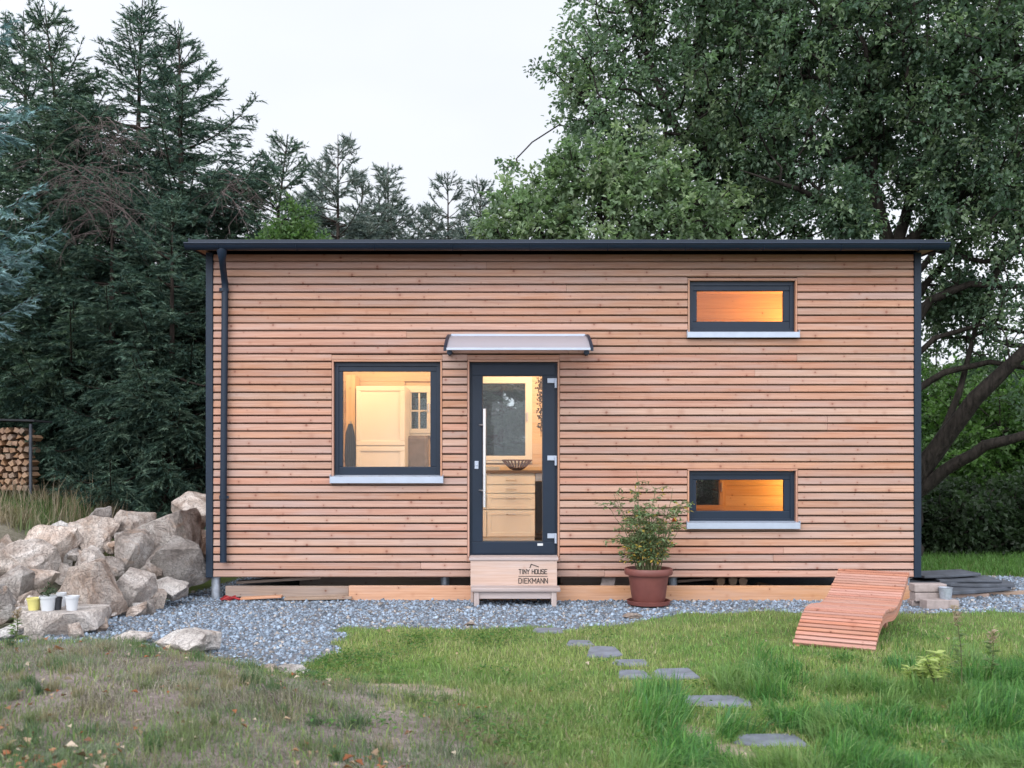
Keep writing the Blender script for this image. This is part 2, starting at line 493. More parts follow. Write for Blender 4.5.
def foot_dist(x, y):
    """signed distance to the foot of the boulder slope, > 0 on the hill side"""
    x = np.asarray(x, float); y = np.asarray(y, float)
    best = np.full(x.shape, 1e9); sg = np.ones(x.shape)
    pts = FOOT[::-1]
    for (ax, ay), (bx, by) in zip(pts, pts[1:]):
        dx, dy = bx - ax, by - ay
        t = np.clip(((x - ax) * dx + (y - ay) * dy) / (dx * dx + dy * dy), 0, 1)
        ex, ey = x - (ax + t * dx), y - (ay + t * dy)
        d = np.hypot(ex, ey)
        cr = dx * (y - ay) - dy * (x - ax)
        sg = np.where(d < best, np.sign(cr), sg); best = np.minimum(best, d)
    return best * sg


def bank_line(x):
    """depth of the near edge of the gravel left of the lawn"""
    return 6.95 + 0.72 * np.clip(-1.45 - x, 0, 1.35)


def lawn_edge(x):
    return 9.05 + 0.9 * sst(0.75, 1.75, x) + 0.05 * np.sin(x * 3.1) + 0.04 * np.sin(x * 7.7 + 1)


def lawn_left(y):
    return -1.52 + (9.2 - y) * 0.06 + 0.06 * np.sin(y * 4.0) + 0.05 * np.sin(y * 9.0)


def bank_w(x, y):
    xb = -1.38 + (6.7 - y) * 0.9
    n = (fbm(x * 1.6, y * 1.6, 31) - 0.5) * 1.6
    return sst(0.5, -0.5, x - xb + n) * sst(0.15, -0.25, y - bank_line(x) + 0.0 * x)


def gravel_w(x, y):
    n = (fbm(x * 4, y * 4, 5) - 0.5) * 0.36
    behind = sst(-0.05, 0.05, y - lawn_edge(x) + n)
    left = sst(0.05, -0.05, x - lawn_left(y) + n) * sst(-0.08, 0.06, y - bank_line(x) + n)
    w = np.maximum(behind, left)
    w = w * sst(0.15, -0.05, foot_dist(x, y))
    # far edge on the right of the house, open lawn beyond
    w = w * np.where(x > 4.2, sst(13.4, 13.0, y + n * 2), 1.0) * sst(15.0, 14.6, y)
    return w * sst(9.5, 8.5, x) * sst(-9, -8, x)


def sand_w(x, y):
    n = (fbm(x * 5, y * 5, 77) - 0.5)
    a = 1 - np.hypot((x + 0.72) / 0.62, (y - 6.35) / 0.26) + n * 1.6
    b_ = 1 - np.hypot((x - 1.10 + (y - 5.2) * 0.25) / 0.17, (y - 5.2) / 0.55) + n * 1.4
    return np.clip(np.maximum(a, b_) * 2.0, 0, 1)


def height(x, y):
    x = np.asarray(x, float); y = np.asarray(y, float)
    h = 0.035 * (fbm(x * 0.9, y * 0.9, 3) - 0.5) * sst(10.4, 9.4, y)
    fd = foot_dist(x, y)
    hill = 0.80 * sst(0.75, 2.2, fd) + 0.36 * sst(1.9, 5.0, fd)
    hill = hill * sst(7.3, 9.6, y + 0.25 * np.clip(-4 - x, 0, 4))
    h = h + hill
    dn = bank_line(x) - y
    h = h + 0.25 * sst(-0.05, 1.1, dn) * sst(0.4, -1.9, x) * sst(9.6, 8.6, y)
    h = h + 0.05 * (fbm(x * 2.2, y * 2.2, 19) - 0.5) * sst(9, 8, y) * sst(0.5, -1.0, x)
    # the right lawn swells a little towards the near right corner
    h = h + 0.07 * sst(1.8, 4.0, x) * sst(8.0, 5.5, y) + 0.05 * (fbm(x * 1.7, y * 1.7, 91) - 0.5) * sst(1, 2, x) * sst(8.3, 7, y)
    return h


def axis_coords(a, b, step, far_a, far_b):
    core = np.arange(a, b + 1e-6, step)
    g1 = a - np.cumsum(step * 1.35 ** np.arange(1, 40)); g1 = g1[g1 > far_a]
    g2 = b + np.cumsum(step * 1.35 ** np.arange(1, 40)); g2 = g2[g2 < far_b]
    return np.concatenate([[far_a], g1[::-1], core, g2, [far_b]])


gx = axis_coords(-8.0, 8.5, 0.08, -260, 260)
gy = axis_coords(2.5, 15.0, 0.08, -260, 320)
GX, GY = np.meshgrid(gx, gy)
GZ = height(GX, GY)
nx, ny = len(gx), len(gy)
idx = np.arange(nx * ny).reshape(ny, nx)
F = np.stack([idx[:-1, :-1], idx[:-1, 1:], idx[1:, 1:], idx[1:, :-1]], -1).reshape(-1, 4)
ground = np_mesh('ground', np.stack([GX, GY, GZ], -1).reshape(-1, 3), F, M['ground'], smooth=True)
zc = np.stack([gravel_w(GX, GY), np.maximum(bank_w(GX, GY), sst(0.3, 1.0, foot_dist(GX, GY)) * 0.7), sand_w(GX, GY), np.ones_like(GX)], -1).reshape(-1, 4)
at = ground.data.attributes.new('zone', 'FLOAT_COLOR', 'POINT'); at.data.foreach_set('color', zc.astype(np.float32).ravel())
tag(ground, kind='structure')


def H1(x, y):
    return float(height(np.array([x]), np.array([y]))[0])


# gravel: crushed stones
def gravel_field():
    n = 190000
    x = RNG.uniform(-4.4, 7.2, n); y = RNG.uniform(6.7, 13.4, n)
    w = gravel_w(x, y)
    keep = (RNG.random(n) < w ** 1.5) & ~((y > 11.7) & (x < 4.6) & (x > -3.3))
    x, y = x[keep], y[keep]; n = len(x)
    z = height(x, y)
    cube = np.array([[sx, sy, sz] for sx in (-1, 1) for sy in (-1, 1) for sz in (-1, 1)], float)
    F0 = np.array([[0, 1, 3], [0, 3, 2], [4, 6, 7], [4, 7, 5], [0, 4, 5], [0, 5, 1], [2, 3, 7], [2, 7, 6], [0, 2, 6], [0, 6, 4], [1, 5, 7], [1, 7, 3]])
    s = RNG.gamma(6.0, 0.00125, n) + 0.0030
    dims = s[:, None] * RNG.uniform(0.6, 1.25, (n, 3))
    V = cube[None] * RNG.uniform(0.45, 1.05, (n, 8, 3)) * dims[:, None]
    # random rotation
    q = RNG.normal(size=(n, 4)); q /= np.linalg.norm(q, axis=1)[:, None]
    w_, a, b_, c_ = q.T
    Rm = np.stack([np.stack([1 - 2 * (b_ * b_ + c_ * c_), 2 * (a * b_ - c_ * w_), 2 * (a * c_ + b_ * w_)], -1),
                   np.stack([2 * (a * b_ + c_ * w_), 1 - 2 * (a * a + c_ * c_), 2 * (b_ * c_ - a * w_)], -1),
                   np.stack([2 * (a * c_ - b_ * w_), 2 * (b_ * c_ + a * w_), 1 - 2 * (a * a + b_ * b_)], -1)], 1)
    V = np.einsum('nij,nkj->nki', Rm, V)
    V += np.stack([x, y, z - 0.012 + s * RNG.uniform(0.0, 1.1, n)], -1)[:, None]
    g = RNG.beta(1.7, 2.0, n) * 0.47 + 0.055
    warm = RNG.random(n)[:, None]
    col = g[:, None] * np.where(warm < 0.12, np.array([[1.06, 0.97, 0.90]]), np.array([[0.78, 0.99, 1.27]]))
    col = np.repeat(col, 8, 0)
    Fs = (F0[None] + (np.arange(n) * 8)[:, None, None]).reshape(-1, 3)
    o = np_mesh('gravel', V.reshape(-1, 3), Fs, M['gravel'], col=col)
    tag(o, 'blue grey crushed stone gravel spread around the foot of the house', 'gravel', kind='stuff')


gravel_field()

# ------------------------------------------------------------------ the house
YF = 10.9                                   # front plane of the slats
K = YF / FPX


def fx(px): return (px - HX) * K
def fz(py): return CAMZ - (py - HY) * K


XL, XR = fx(206), fx(921)                   # outer corners
ZB, ZT = fz(577), 3.783
YB = 13.42                                  # rear face
house = thing('tiny_house', 'wooden tiny house with horizontal slats, dark flat roof and lit windows', 'house', (0.56, 12.1, 0))
W1 = (fx(332), fx(442), fz(480), fz(360))
DR = (fx(467.5), fx(559.5), fz(557), fz(360))
W2 = (fx(688), fx(797), fz(334), fz(279))
W3 = (fx(687.5), fx(797.5), fz(524.5), fz(469))
OPEN = [W1, DR, W2, W3]

# slats on the front, split at the openings and butt joints
PITCH, HB = 7.71 * K, 0.0665
cl = MB()
xa, xb = fx(213) + 0.002, fx(914) - 0.002
row = 0
z = ZB
while z < ZT - 0.01:
    z0, z1 = z, min(z + HB, ZT)
    spans = [(xa, xb)]
    for (ox0, ox1, oz0, oz1) in OPEN:
        if z1 > oz0 + 0.004 and z0 < oz1 - 0.004:
            ns = []
            for a, b_ in spans:
                if ox1 <= a or ox0 >= b_: ns.append((a, b_)); continue
                if ox0 - a > 0.01: ns.append((a, ox0 - 0.003))
                if b_ - ox1 > 0.01: ns.append((ox1 + 0.003, b_))
            spans = ns
    for (ox0, ox1, oz0, oz1) in OPEN:
        if z0 < oz1 - 0.004 < z1 - 0.012:
            cl.obox(((ox0 + ox1) / 2, YF + 0.012, (oz1 + 0.003 + z1) / 2), ((ox1 - ox0) / 2 + 0.003, 0, 0), (0, 0.012, 0), (0, 0, (z1 - oz1 - 0.003) / 2))
        if z0 + 0.012 < oz0 < z1:
            cl.obox(((ox0 + ox1) / 2, YF + 0.012, (oz0 - 0.003 + z0) / 2), ((ox1 - ox0) / 2 + 0.003, 0, 0), (0, 0.012, 0), (0, 0, (oz0 - 0.003 - z0) / 2))
    for a, b_ in spans:
        cur = a
        first = True
        while cur < b_ - 1e-4:
            L = random.uniform(4.5, 6.5) if not first else random.uniform(2.0, 9.0)
            first = False
            e = b_ if b_ - (cur + L) < 0.8 else cur + L
            dy = random.uniform(-0.0022, 0.0022); dz = random.uniform(-0.0016, 0.0016)
            bid = random.random()
            # rhombus section: top edge set back
            c = Vector(((cur + e) / 2, YF + 0.012 + dy, (z0 + z1) / 2 + dz))
            cl.obox(c, ((e - cur - 0.002) / 2, 0, 0), (0, 0.012, -0.006), (0, 0.003, (z1 - z0) / 2), bid)
            cur = e
    z += PITCH
cl.build('front_cladding', M['larch'], house, bevel=0.0025)

# side and rear cladding, for a look round the corner
for nm, xx in (('side_cladding', XL), ('side_cladding', XR)):
    c2 = MB(); z = ZB
    sgn = -1 if xx == XL else 1
    while z < ZT - HB:
        c2.obox((xx - sgn * 0.012, (YF + YB) / 2 + 0.04, z + HB / 2), (0, (YB - YF) / 2 - 0.05, 0), (0.012, 0, 0), (0, 0, HB / 2))
        z += PITCH
    c2.build(nm, M['larch'], house)
c2 = MB(); z = ZB
BW = [(P(455, 0, 13.3).x, P(532, 0, 13.3).x, P(0, 463, 13.3).z, P(0, 377, 13.3).z),
      (P(405, 0, 13.3).x, P(434, 0, 13.3).x, P(0, 436, 13.3).z, P(0, 386, 13.3).z),
      (P(672, 0, 13.3).x, P(725, 0, 13.3).x, P(0, 512, 13.3).z, P(0, 468, 13.3).z)]
while z < ZT + 0.0:
    spans = [(XL + 0.08, XR - 0.08)]
    for (ox0, ox1, oz0, oz1) in BW:
        if z + HB > oz0 and z < oz1:
            ns = []
            for a, b_ in spans:
                if ox1 <= a or ox0 >= b_: ns.append((a, b_)); continue
                ns += [(a, ox0), (ox1, b_)]
            spans = ns
    for a, b_ in spans:
        c2.box(a, b_, YB - 0.024, YB, z, z + HB)
    z += PITCH
c2.build('rear_cladding', M['larch'], house)


def wall_holes(mb, x0, x1, z0, z1, y0, y1, holes, bid=0.0):
    xs = sorted({x0, x1} | {h[i] for h in holes for i in (0, 1)}); zs = sorted({z0, z1} | {h[i] for h in holes for i in (2, 3)})
    def solid(i, j):
        if i < 0 or j < 0 or i >= len(xs) - 1 or j >= len(zs) - 1: return False
        cx, cz = (xs[i] + xs[i + 1]) / 2, (zs[j] + zs[j + 1]) / 2
        return not any(h[0] < cx < h[1] and h[2] < cz < h[3] for h in holes)
    for i in range(len(xs) - 1):
        for j in range(len(zs) - 1):
            if not solid(i, j): continue
            a, b_, c, d = xs[i], xs[i + 1], zs[j], zs[j + 1]
            mb.poly([(a, y0, c), (b_, y0, c), (b_, y0, d), (a, y0, d)], [(a, c), (b_, c), (b_, d), (a, d)], bid)
            mb.poly([(b_, y1, c), (a, y1, c), (a, y1, d), (b_, y1, d)], [(b_, c), (a, c), (a, d), (b_, d)], bid)
            if not solid(i - 1, j): mb.poly([(a, y1, c), (a, y0, c), (a, y0, d), (a, y1, d)], None, bid)
            if not solid(i + 1, j): mb.poly([(b_, y0, c), (b_, y1, c), (b_, y1, d), (b_, y0, d)], None, bid)
            if not solid(i, j - 1): mb.poly([(a, y1, c), (b_, y1, c), (b_, y0, c), (a, y0, c)], None, bid)
            if not solid(i, j + 1): mb.poly([(a, y0, d), (b_, y0, d), (b_, y1, d), (a, y1, d)], None, bid)


wm = MB()
wall_holes(wm, XL + 0.04, XR - 0.04, ZB + 0.01, ZT, YF + 0.05, YF + 0.075, OPEN)
wm.build('wall', M['membrane'], house)
wm = MB()
wm.box(XL + 0.03, XL + 0.045, YF + 0.08, YB - 0.03, ZB + 0.01, ZT + 0.05)
wm.box(XR - 0.045, XR - 0.03, YF + 0.08, YB - 0.03, ZB + 0.01, ZT + 0.05)
wall_holes(wm, XL + 0.05, XR - 0.05, ZB + 0.01, ZT + 0.1, YB - 0.05, YB - 0.03, BW)
wm.build('wall', M['membrane'], house)

# inside: panelled walls, floor, ceiling, partition and loft
ZFL = 0.50
XP = 1.35                                   # partition between living room and the two-level end


def panel_rows(mb, x0, x1, z0, z1, y0, y1, holes):
    z = z0
    while z < z1 - 0.01:
        ze = min(z + 0.138, z1)
        spans = [(x0, x1)]
        for (a0, a1, b0, b1) in holes:
            if ze > b0 and z < b1:
                ns = []
                for a, b_ in spans:
                    if a1 <= a or a0 >= b_: ns.append((a, b_)); continue
                    if a0 > a: ns.append((a, a0))
                    if b_ > a1: ns.append((a1, b_))
                spans = ns
        for a, b_ in spans: mb.box(a, b_, y0, y1, z + 0.0015, ze - 0.0015)
        z = ze


iw = MB(); wall_holes(iw, XL + 0.06, XR - 0.06, ZB + 0.03, ZT - 0.02, YF + 0.08, YF + 0.19, OPEN)
iw.build('interior_wall', M['inner'], house)
iw = MB(); panel_rows(iw, XL + 0.07, XR - 0.07, ZFL, ZT - 0.05, 13.25, 13.30, BW)
iw.build('interior_wall', M['inner'], house)
iw = MB(); wall_holes(iw, XL + 0.06, XR - 0.06, ZB + 0.02, ZT, 13.302, 13.365, BW)
iw.build('interior_wall', M['inner'], house)
for x0, x1 in ((XL + 0.05, XL + 0.12), (XR - 0.12, XR - 0.05)):
    iw = MB(); z = ZFL
    while z < ZT - 0.06:
        iw.box(x0, x1, YF + 0.192, 13.248, z + 0.0015, z + 0.1365, 'y'); z += 0.138
    iw.build('interior_wall', M['inner'], house)
iw = MB(); iw.box(XP, XP + 0.08, YF + 0.192, 13.248, ZFL, ZT - 0.06, 'y'); iw.build('interior_wall', M['inner'], house)
fl = MB()
y = YF + 0.192
while y < 13.24:
    fl.box(XL + 0.125, XR - 0.125, y, y + 0.118, ZFL - 0.03, ZFL - 0.002); y += 0.12
fl.build('interior_floor', M['innerfloor'], house)
cb = MB(); cb.box(XL + 0.05, XR - 0.05, YF + 0.08, 13.36, ZB + 0.012, ZFL - 0.035); cb.build('floor_slab', M['membrane'], house)
ce = MB()
y = YF + 0.192
while y < 13.24:
    ce.box(XL + 0.125, XR - 0.125, y, min(y + 0.137, 13.247), ZT - 0.058, ZT - 0.03); y += 0.138
ce.build('interior_ceiling', M['inner'], house)
lf = MB(); lf.box(XP + 0.082, XR - 0.122, YF + 0.194, 13.246, 2.22, 2.34); lf.build('loft_floor', M['inner'], house)

# corner trims
for px0, px1 in ((206, 213), (914, 921)):
    t = MB(); t.box(fx(px0), fx(px1), YF - 0.012, YF + 0.06, ZB - 0.005, ZT + 0.0, 'z')
    t.build('corner_trim', M['anthra_rough'], house, bevel=0.004)
    t = MB(); t.box(fx(px0), fx(px1), YB - 0.06, YB + 0.012, ZB - 0.005, ZT + 0.1, 'z')
    t.build('corner_trim', M['anthra_rough'], house)

# roof: nearly flat, tipping to the front gutter
YR0, YR1 = 10.62, 13.75
XR0, XR1 = P(186, 0, 10.55).x, P(947.5, 0, 10.55).x
ZR = 3.787
slope = 0.055


def rz(y, z): return z + (y - YR0) * slope


rf = MB()
def slab(mb, x0, x1, y0, y1, zlo, zhi, bid=0.3):
    pts = [(x0, y0, rz(y0, zlo)), (x1, y0, rz(y0, zlo)), (x1, y1, rz(y1, zlo)), (x0, y1, rz(y1, zlo)),
           (x0, y0, rz(y0, zhi)), (x1, y0, rz(y0, zhi)), (x1, y1, rz(y1, zhi)), (x0, y1, rz(y1, zhi))]
    for q in ((3, 2, 1, 0), (4, 5, 6, 7), (0, 1, 5, 4), (1, 2, 6, 5), (2, 3, 7, 6), (3, 0, 4, 7)):
        mb.poly([pts[k] for k in q], [(pts[k][1], pts[k][0]) for k in q], bid)


slab(rf, XR0 + 0.02, XR1 - 0.02, YR0 + 0.02, YR1, ZR + 0.022, ZR + 0.080)
roof = rf.build('roof', M['roofing'], house)
sf = MB()
n = 14
x = XR0 + 0.012
while x < XL - 0.004:
    slab(sf, x, min(x + 0.06, XL - 0.003), YR0 + 0.03, YR1 - 0.02, ZR, ZR + 0.018, random.random()); x += 0.064
x = XR + 0.004
while x < XR1 - 0.02:
    slab(sf, x, min(x + 0.06, XR1 - 0.012), YR0 + 0.03, YR1 - 0.02, ZR, ZR + 0.018, random.random()); x += 0.064
slab(sf, XL, XR, YR0 + 0.03, YF - 0.016, ZR, ZR + 0.018, 0.4)
sf.build('soffit', M['larch_trim'], roof)
fa = MB()
slab(fa, XR0, XR0 + 0.012, YR0 + 0.0, YR1, ZR - 0.02, ZR + 0.09)
slab(fa, XR1 - 0.012, XR1, YR0 + 0.0, YR1, ZR - 0.02, ZR + 0.09)
slab(fa, XR0 + 0.013, XR1 - 0.013, YR0, YR0 + 0.016, ZR - 0.008, ZR + 0.074)
fa.build('fascia', M['anthra'], roof)
# half round gutter
gu = MB()
gy0, gz0, gr = YR0 - 0.064, 3.797, 0.060
prof = [(gy0 + gr * math.cos(t), gz0 + gr * math.sin(t)) for t in np.linspace(PI, 2 * PI, 11)]
inn = [(gy0 + (gr - 0.004) * math.cos(t), gz0 + (gr - 0.004) * math.sin(t)) for t in np.linspace(2 * PI, PI, 11)]
bead = [(gy0 - gr - 0.006 + 0.009 * math.cos(t), gz0 + 0.004 + 0.009 * math.sin(t)) for t in np.linspace(-0.5, 2.2 * PI * 0.8, 8)]
loop = prof + inn
for (a, b_), (c, d) in zip(loop, loop[1:] + loop[:1]):
    gu.poly([(XR0 - 0.005, a, b_), (XR0 - 0.005, c, d), (XR1 + 0.005, c, d), (XR1 + 0.005, a, b_)])
gu.tube([(XR0 - 0.006, gy0 - gr - 0.004, gz0), (XR1 + 0.006, gy0 - gr - 0.004, gz0)], 0.011, 10)
for xx in (XR0 - 0.006, XR1 + 0.002):
    gu.v += [(xx, a, b_) for a, b_ in prof] + [(xx + 0.004, a, b_) for a, b_ in prof]
    k = len(gu.v) - 22
    gu.f.append(tuple(range(k, k + 11))); gu.bid.append(0); gu.uv += [(0, 0)] * 11
    gu.f.append(tuple(range(k + 21, k + 10, -1))); gu.bid.append(0); gu.uv += [(0, 0)] * 11
gu.build('gutter', M['anthra'], roof, smooth=40)
x = XR0 + 0.35
while x < XR1:
    br = MB()
    br.tube([(x, gy0 + gr * 1.02 * math.cos(t), gz0 - 0.001 + gr * 1.03 * math.sin(t)) for t in np.linspace(PI, 2 * PI, 9)] + [(x, gy0 + gr + 0.01, gz0 + 0.03)], 0.006, 6)
    br.build('gutter_bracket', M['anthra'], roof)
    x += 0.82

# downspout with swan neck
xd = fx(225.0)
dn = MB()
yd = YF - 0.062
nk = [(222.0, 10.57, gz0 - 0.03), (222.0, 10.57, gz0 - 0.09), (222.2, 10.60, gz0 - 0.15), (223.0, 10.69, gz0 - 0.22), (224.0, 10.79, gz0 - 0.29), (225.0, yd, gz0 - 0.37), (225.0, yd, gz0 - 0.45)]
dn.tube([(P(a, 0, b_).x, b_, c) for a, b_, c in nk] + [(xd, yd, fz(505)), (xd, yd, fz(562))], [0.055, 0.050, 0.036, 0.035, 0.035, 0.036, 0.036, 0.036, 0.036], 20)
dsp = dn.build('downspout', M['anthra'], house, smooth=50)
for zz in (fz(291), fz(497)):
    c = MB(); c.tube([(xd, yd, zz - 0.018), (xd, yd, zz + 0.018)], 0.043, 18); c.box(xd - 0.01, xd + 0.01, yd + 0.04, YF, zz - 0.012, zz + 0.012)
    c.box(xd + 0.040, xd + 0.058, yd - 0.012, yd + 0.012, zz - 0.014, zz + 0.014)
    c.build('pipe_clamp', M['anthra'], dsp)


def ring(mb, x0, x1, z0, z1, wl, wr, wb, wt, y0, y1):
    """a rectangular frame; uprights run between the rails"""
    mb.box(x0, x1, y0, y1, z1 - wt, z1); mb.box(x0, x1, y0, y1, z0, z0 + wb)
    mb.box(x0, x0 + wl, y0, y1, z0 + wb, z1 - wt, 'z'); mb.box(x1 - wr, x1, y0, y1, z0 + wb, z1 - wt, 'z')


def front_window(op, sill_py0, sill_py1, label):
    x0, x1, z0, z1 = op
    cw = 0.02
    f = MB()
    ring(f, x0 + cw, x1 - cw, z0 + 0.012, z1 - cw, 0.045, 0.045, 0.05, 0.045, YF + 0.045, YF + 0.12)
    win = f.build('window', M['anthra'], house, bevel=0.003)
    win['label'] = label
    s_ = MB()
    ring(s_, x0 + cw + 0.03, x1 - cw - 0.03, z0 + 0.045, z1 - cw - 0.03, 0.058, 0.082, 0.100, 0.070, YF + 0.058, YF + 0.11)
    # inner cut: thinner bead around the pane
    s_.build('sash', M['anthra'], win, bevel=0.006)
    g = MB(); gx0, gx1, gz0_, gz1_ = x0 + cw + 0.07, x1 - cw - 0.07, z0 + 0.09, z1 - cw - 0.07
    g.box(gx0, gx1, YF + 0.075, YF + 0.079, gz0_, gz1_); g.build('pane', M['glass'], win)
    cs = MB()
    cs.box(x0, x1, YF - 0.007, YF + 0.14, z1 - cw + 0.002, z1)
    cs.box(x0, x0 + cw - 0.002, YF - 0.006, YF + 0.14, z0 + 0.0, z1 - cw, 'z'); cs.box(x1 - cw + 0.002, x1, YF - 0.006, YF + 0.14, z0 + 0.0, z1 - cw, 'z')
    cs.build('casing', M['larch_trim'], win, bevel=0.002)
    si = MB()
    zs0, zs1 = fz(sill_py1), fz(sill_py0)
    a, b_ = x0 - 0.012, x1 + 0.012
    yo = YF - 0.055
    pts = [(yo, zs0), (yo, zs1 - 0.012), (YF + 0.045, zs1 + 0.004), (YF + 0.045, zs1 - 0.004), (yo + 0.006, zs1 - 0.02), (yo + 0.006, zs0)]
    for (p0, q0), (p1, q1) in zip(pts, pts[1:] + pts[:1]):
        si.poly([(a, p0, q0), (a, p1, q1), (b_, p1, q1), (b_, p0, q0)])
    for xx in (a - 0.004, b_):
        si.box(xx, xx + 0.004, yo - 0.002, YF - 0.002, zs0 - 0.002, zs1 + 0.01)
    si.build('sill', M['alu'], win)
    return win


win1 = front_window(W1, 475.5, 483, 'large square window left of the door')
win2 = front_window(W2, 331.5, 338, 'upper narrow window under the roof, orange lit')
win3 = front_window(W3, 521.5, 528.5, 'lower narrow window near the ground, orange lit')
# drain caps on the lower rails
for w_, op in ((win1, W1), (win2, W2), (win3, W3)):
    for fr in (0.22, 0.78):
        c = MB(); cx = op[0] + (op[1] - op[0]) * fr
        c.box(cx - 0.018, cx + 0.018, YF + 0.040, YF + 0.0445, op[2] + 0.026, op[2] + 0.036); c.build('drain_cap', M['anthra'], w_)

# door
x0, x1, z0, z1 = DR
f = MB(); cw = 0.022
ring(f, x0 + cw, x1 - cw, z0 + 0.0, z1 - cw, 0.04, 0.04, 0.03, 0.04, YF + 0.045, YF + 0.125)
door = f.build('door', M['anthra'], house, bevel=0.003)
lx0, lx1, lz0, lz1 = x0 + cw + 0.024, x1 - cw - 0.024, z0 + 0.03, z1 - cw - 0.024
px0, px1, pz0, pz1 = fx(482), fx(543), fz(542), fz(375)
f = MB(); ring(f, lx0, lx1, lz0, lz1, px0 - lx0, lx1 - px1, pz0 - lz0, lz1 - pz1, YF + 0.036, YF + 0.11)
f.build('door_leaf', M['anthra'], door, bevel=0.004)
f = MB(); ring(f, px0 - 0.004, px1 + 0.004, pz0 - 0.004, pz1 + 0.004, 0.012, 0.012, 0.012, 0.012, YF + 0.05, YF + 0.1)
f.build('glazing_bead', M['blackplastic'], door)
g = MB(); g.box(px0, px1, YF + 0.065, YF + 0.069, pz0, pz1); g.build('pane', M['glass'], door)
hx = fx(484.5); hy = YF - 0.035
h = MB(); h.tube([(hx, hy, fz(409)), (hx, hy, fz(507))], 0.018, 14)
for py in (425, 490.5):
    h.tube([(hx, hy, fz(py)), (hx - 0.03, hy + 0.02, fz(py)), (hx - 0.055, YF + 0.036, fz(py))], 0.010, 10)
h.build('handle', M['steel'], door, smooth=40)
l = MB(); l.box(fx(474.5), fx(478.5), YF + 0.022, YF + 0.0355, fz(469), fz(461)); l.tube([(fx(476.5), YF + 0.016, fz(465)), (fx(476.5), YF + 0.03, fz(465))], 0.011, 12)
l.build('lock', M['alu'], door, bevel=0.004)
for py in (380.5, 458, 536):
    h = MB()
    h.box(fx(547.5), fx(556.8), YF + 0.015, YF + 0.0355, fz(py + 2.4), fz(py - 2.4))
    h.tube([(fx(555.8), YF + 0.012, fz(py + 7.5)), (fx(555.8), YF + 0.012, fz(py - 2))], 0.014, 12)
    h.build('hinge', M['alu'], door, bevel=0.002)
st = MB(); st.box(fx(537.5), fx(543), YF + 0.033, YF + 0.0358, fz(546), fz(543.6)); st.build('sticker', M['whiteplastic'], door)
th = MB(); th.box(x0 + cw, x1 - cw, YF - 0.02, YF + 0.044, z0 - 0.012, z0 + 0.012); th.build('threshold', M['anthra'], door)
cs = MB()
cs.box(x0, x1, YF - 0.007, YF + 0.14, z1 - cw + 0.002, z1)
cs.box(x0, x0 + cw - 0.002, YF - 0.006, YF + 0.14, z0, z1 - cw, 'z'); cs.box(x1 - cw + 0.002, x1, YF - 0.006, YF + 0.14, z0, z1 - cw, 'z')
cs.build('casing', M['larch_trim'], door, bevel=0.002)

# awning over the door
ax0, ax1 = P(443.5, 0, 10.1).x, P(593.5, 0, 10.1).x
yfA = 10.1
prof = []
for t in np.linspace(0, 1, 13):
    y = YF - 0.03 - t * (YF - 0.03 - yfA)
    zt = fz(336.5) + (P(0, 349.0, yfA).z - fz(336.5)) * (t ** 1.6)
    prof.append((y, zt))
aw = MB()
for (a, b_), (c, d) in zip(prof, prof[1:]):
    aw.poly([(ax0 + 0.03, a, b_), (ax1 - 0.03, a, b_), (ax1 - 0.03, c, d), (ax0 + 0.03, c, d)])
awn = aw.build('awning', M['poly'], house, smooth=60)
ed = MB()
ed.box(ax0 + 0.03, ax1 - 0.03, prof[-1][0] - 0.012, prof[-1][0] + 0.012, prof[-1][1] - 0.012, prof[-1][1] + 0.012)
ed.build('edge_profile', M['alu'], awn, bevel=0.003)
ed = MB()
ed.box(ax0 + 0.03, ax1 - 0.03, YF - 0.04, YF - 0.004, prof[0][1] - 0.014, prof[0][1] + 0.024)
ed.build('edge_profile', M['alu'], awn, bevel=0.003)
for xs in (ax0, ax1 - 0.03):
    b_ = MB()
    up = [(y, z + 0.016) for y, z in prof]
    zl = fz(352.5)
    lo = []
    for k, (y, z) in enumerate(prof):
        t = k / (len(prof) - 1)
        lo.append((y, z - 0.02 - 0.16 * (1 - t) ** 2.2))
    for side in (xs, xs + 0.03):
        for k in range(len(up) - 1):
            q = [(side, *up[k]), (side, *up[k + 1]), (side, *lo[k + 1]), (side, *lo[k])]
            b_.poly(q if side != xs else q[::-1])
    lp = up + lo[::-1]
    for (a, c), (d, e) in zip(lp, lp[1:] + lp[:1]):
        b_.poly([(xs, a, c), (xs + 0.03, a, c), (xs + 0.03, d, e), (xs, d, e)])
    zk = fz(353.0)
    b_.box(xs + 0.0, xs + 0.03, YF - 0.05, YF - 0.004, zk - 0.03, fz(336))
    b_.tube([(xs + 0.015, YF - 0.075, zk), (xs + 0.015, YF - 0.01, zk)], 0.03, 14)
    b_.build('awning_bracket', M['anthra'], awn, bevel=0.002)

# support posts
for px, dd in ((216, 11.0), (445, 11.25), (672, 11.25), (905, 11.1), (250, 13.1), (445, 13.1), (650, 13.1), (840, 13.1)):
    x = P(px, 0, dd).x
    if px == 672: x = P(673, 0, 11.25).x
    sp = MB(); sp.tube([(x, dd, -0.05), (x, dd, ZB + 0.01)], 0.048, 16)
    sp.box(x - 0.075, x + 0.075, dd - 0.075, dd + 0.075, ZB - 0.008, ZB + 0.004)
    sp.build('support_post', M['galv'], house, smooth=40)

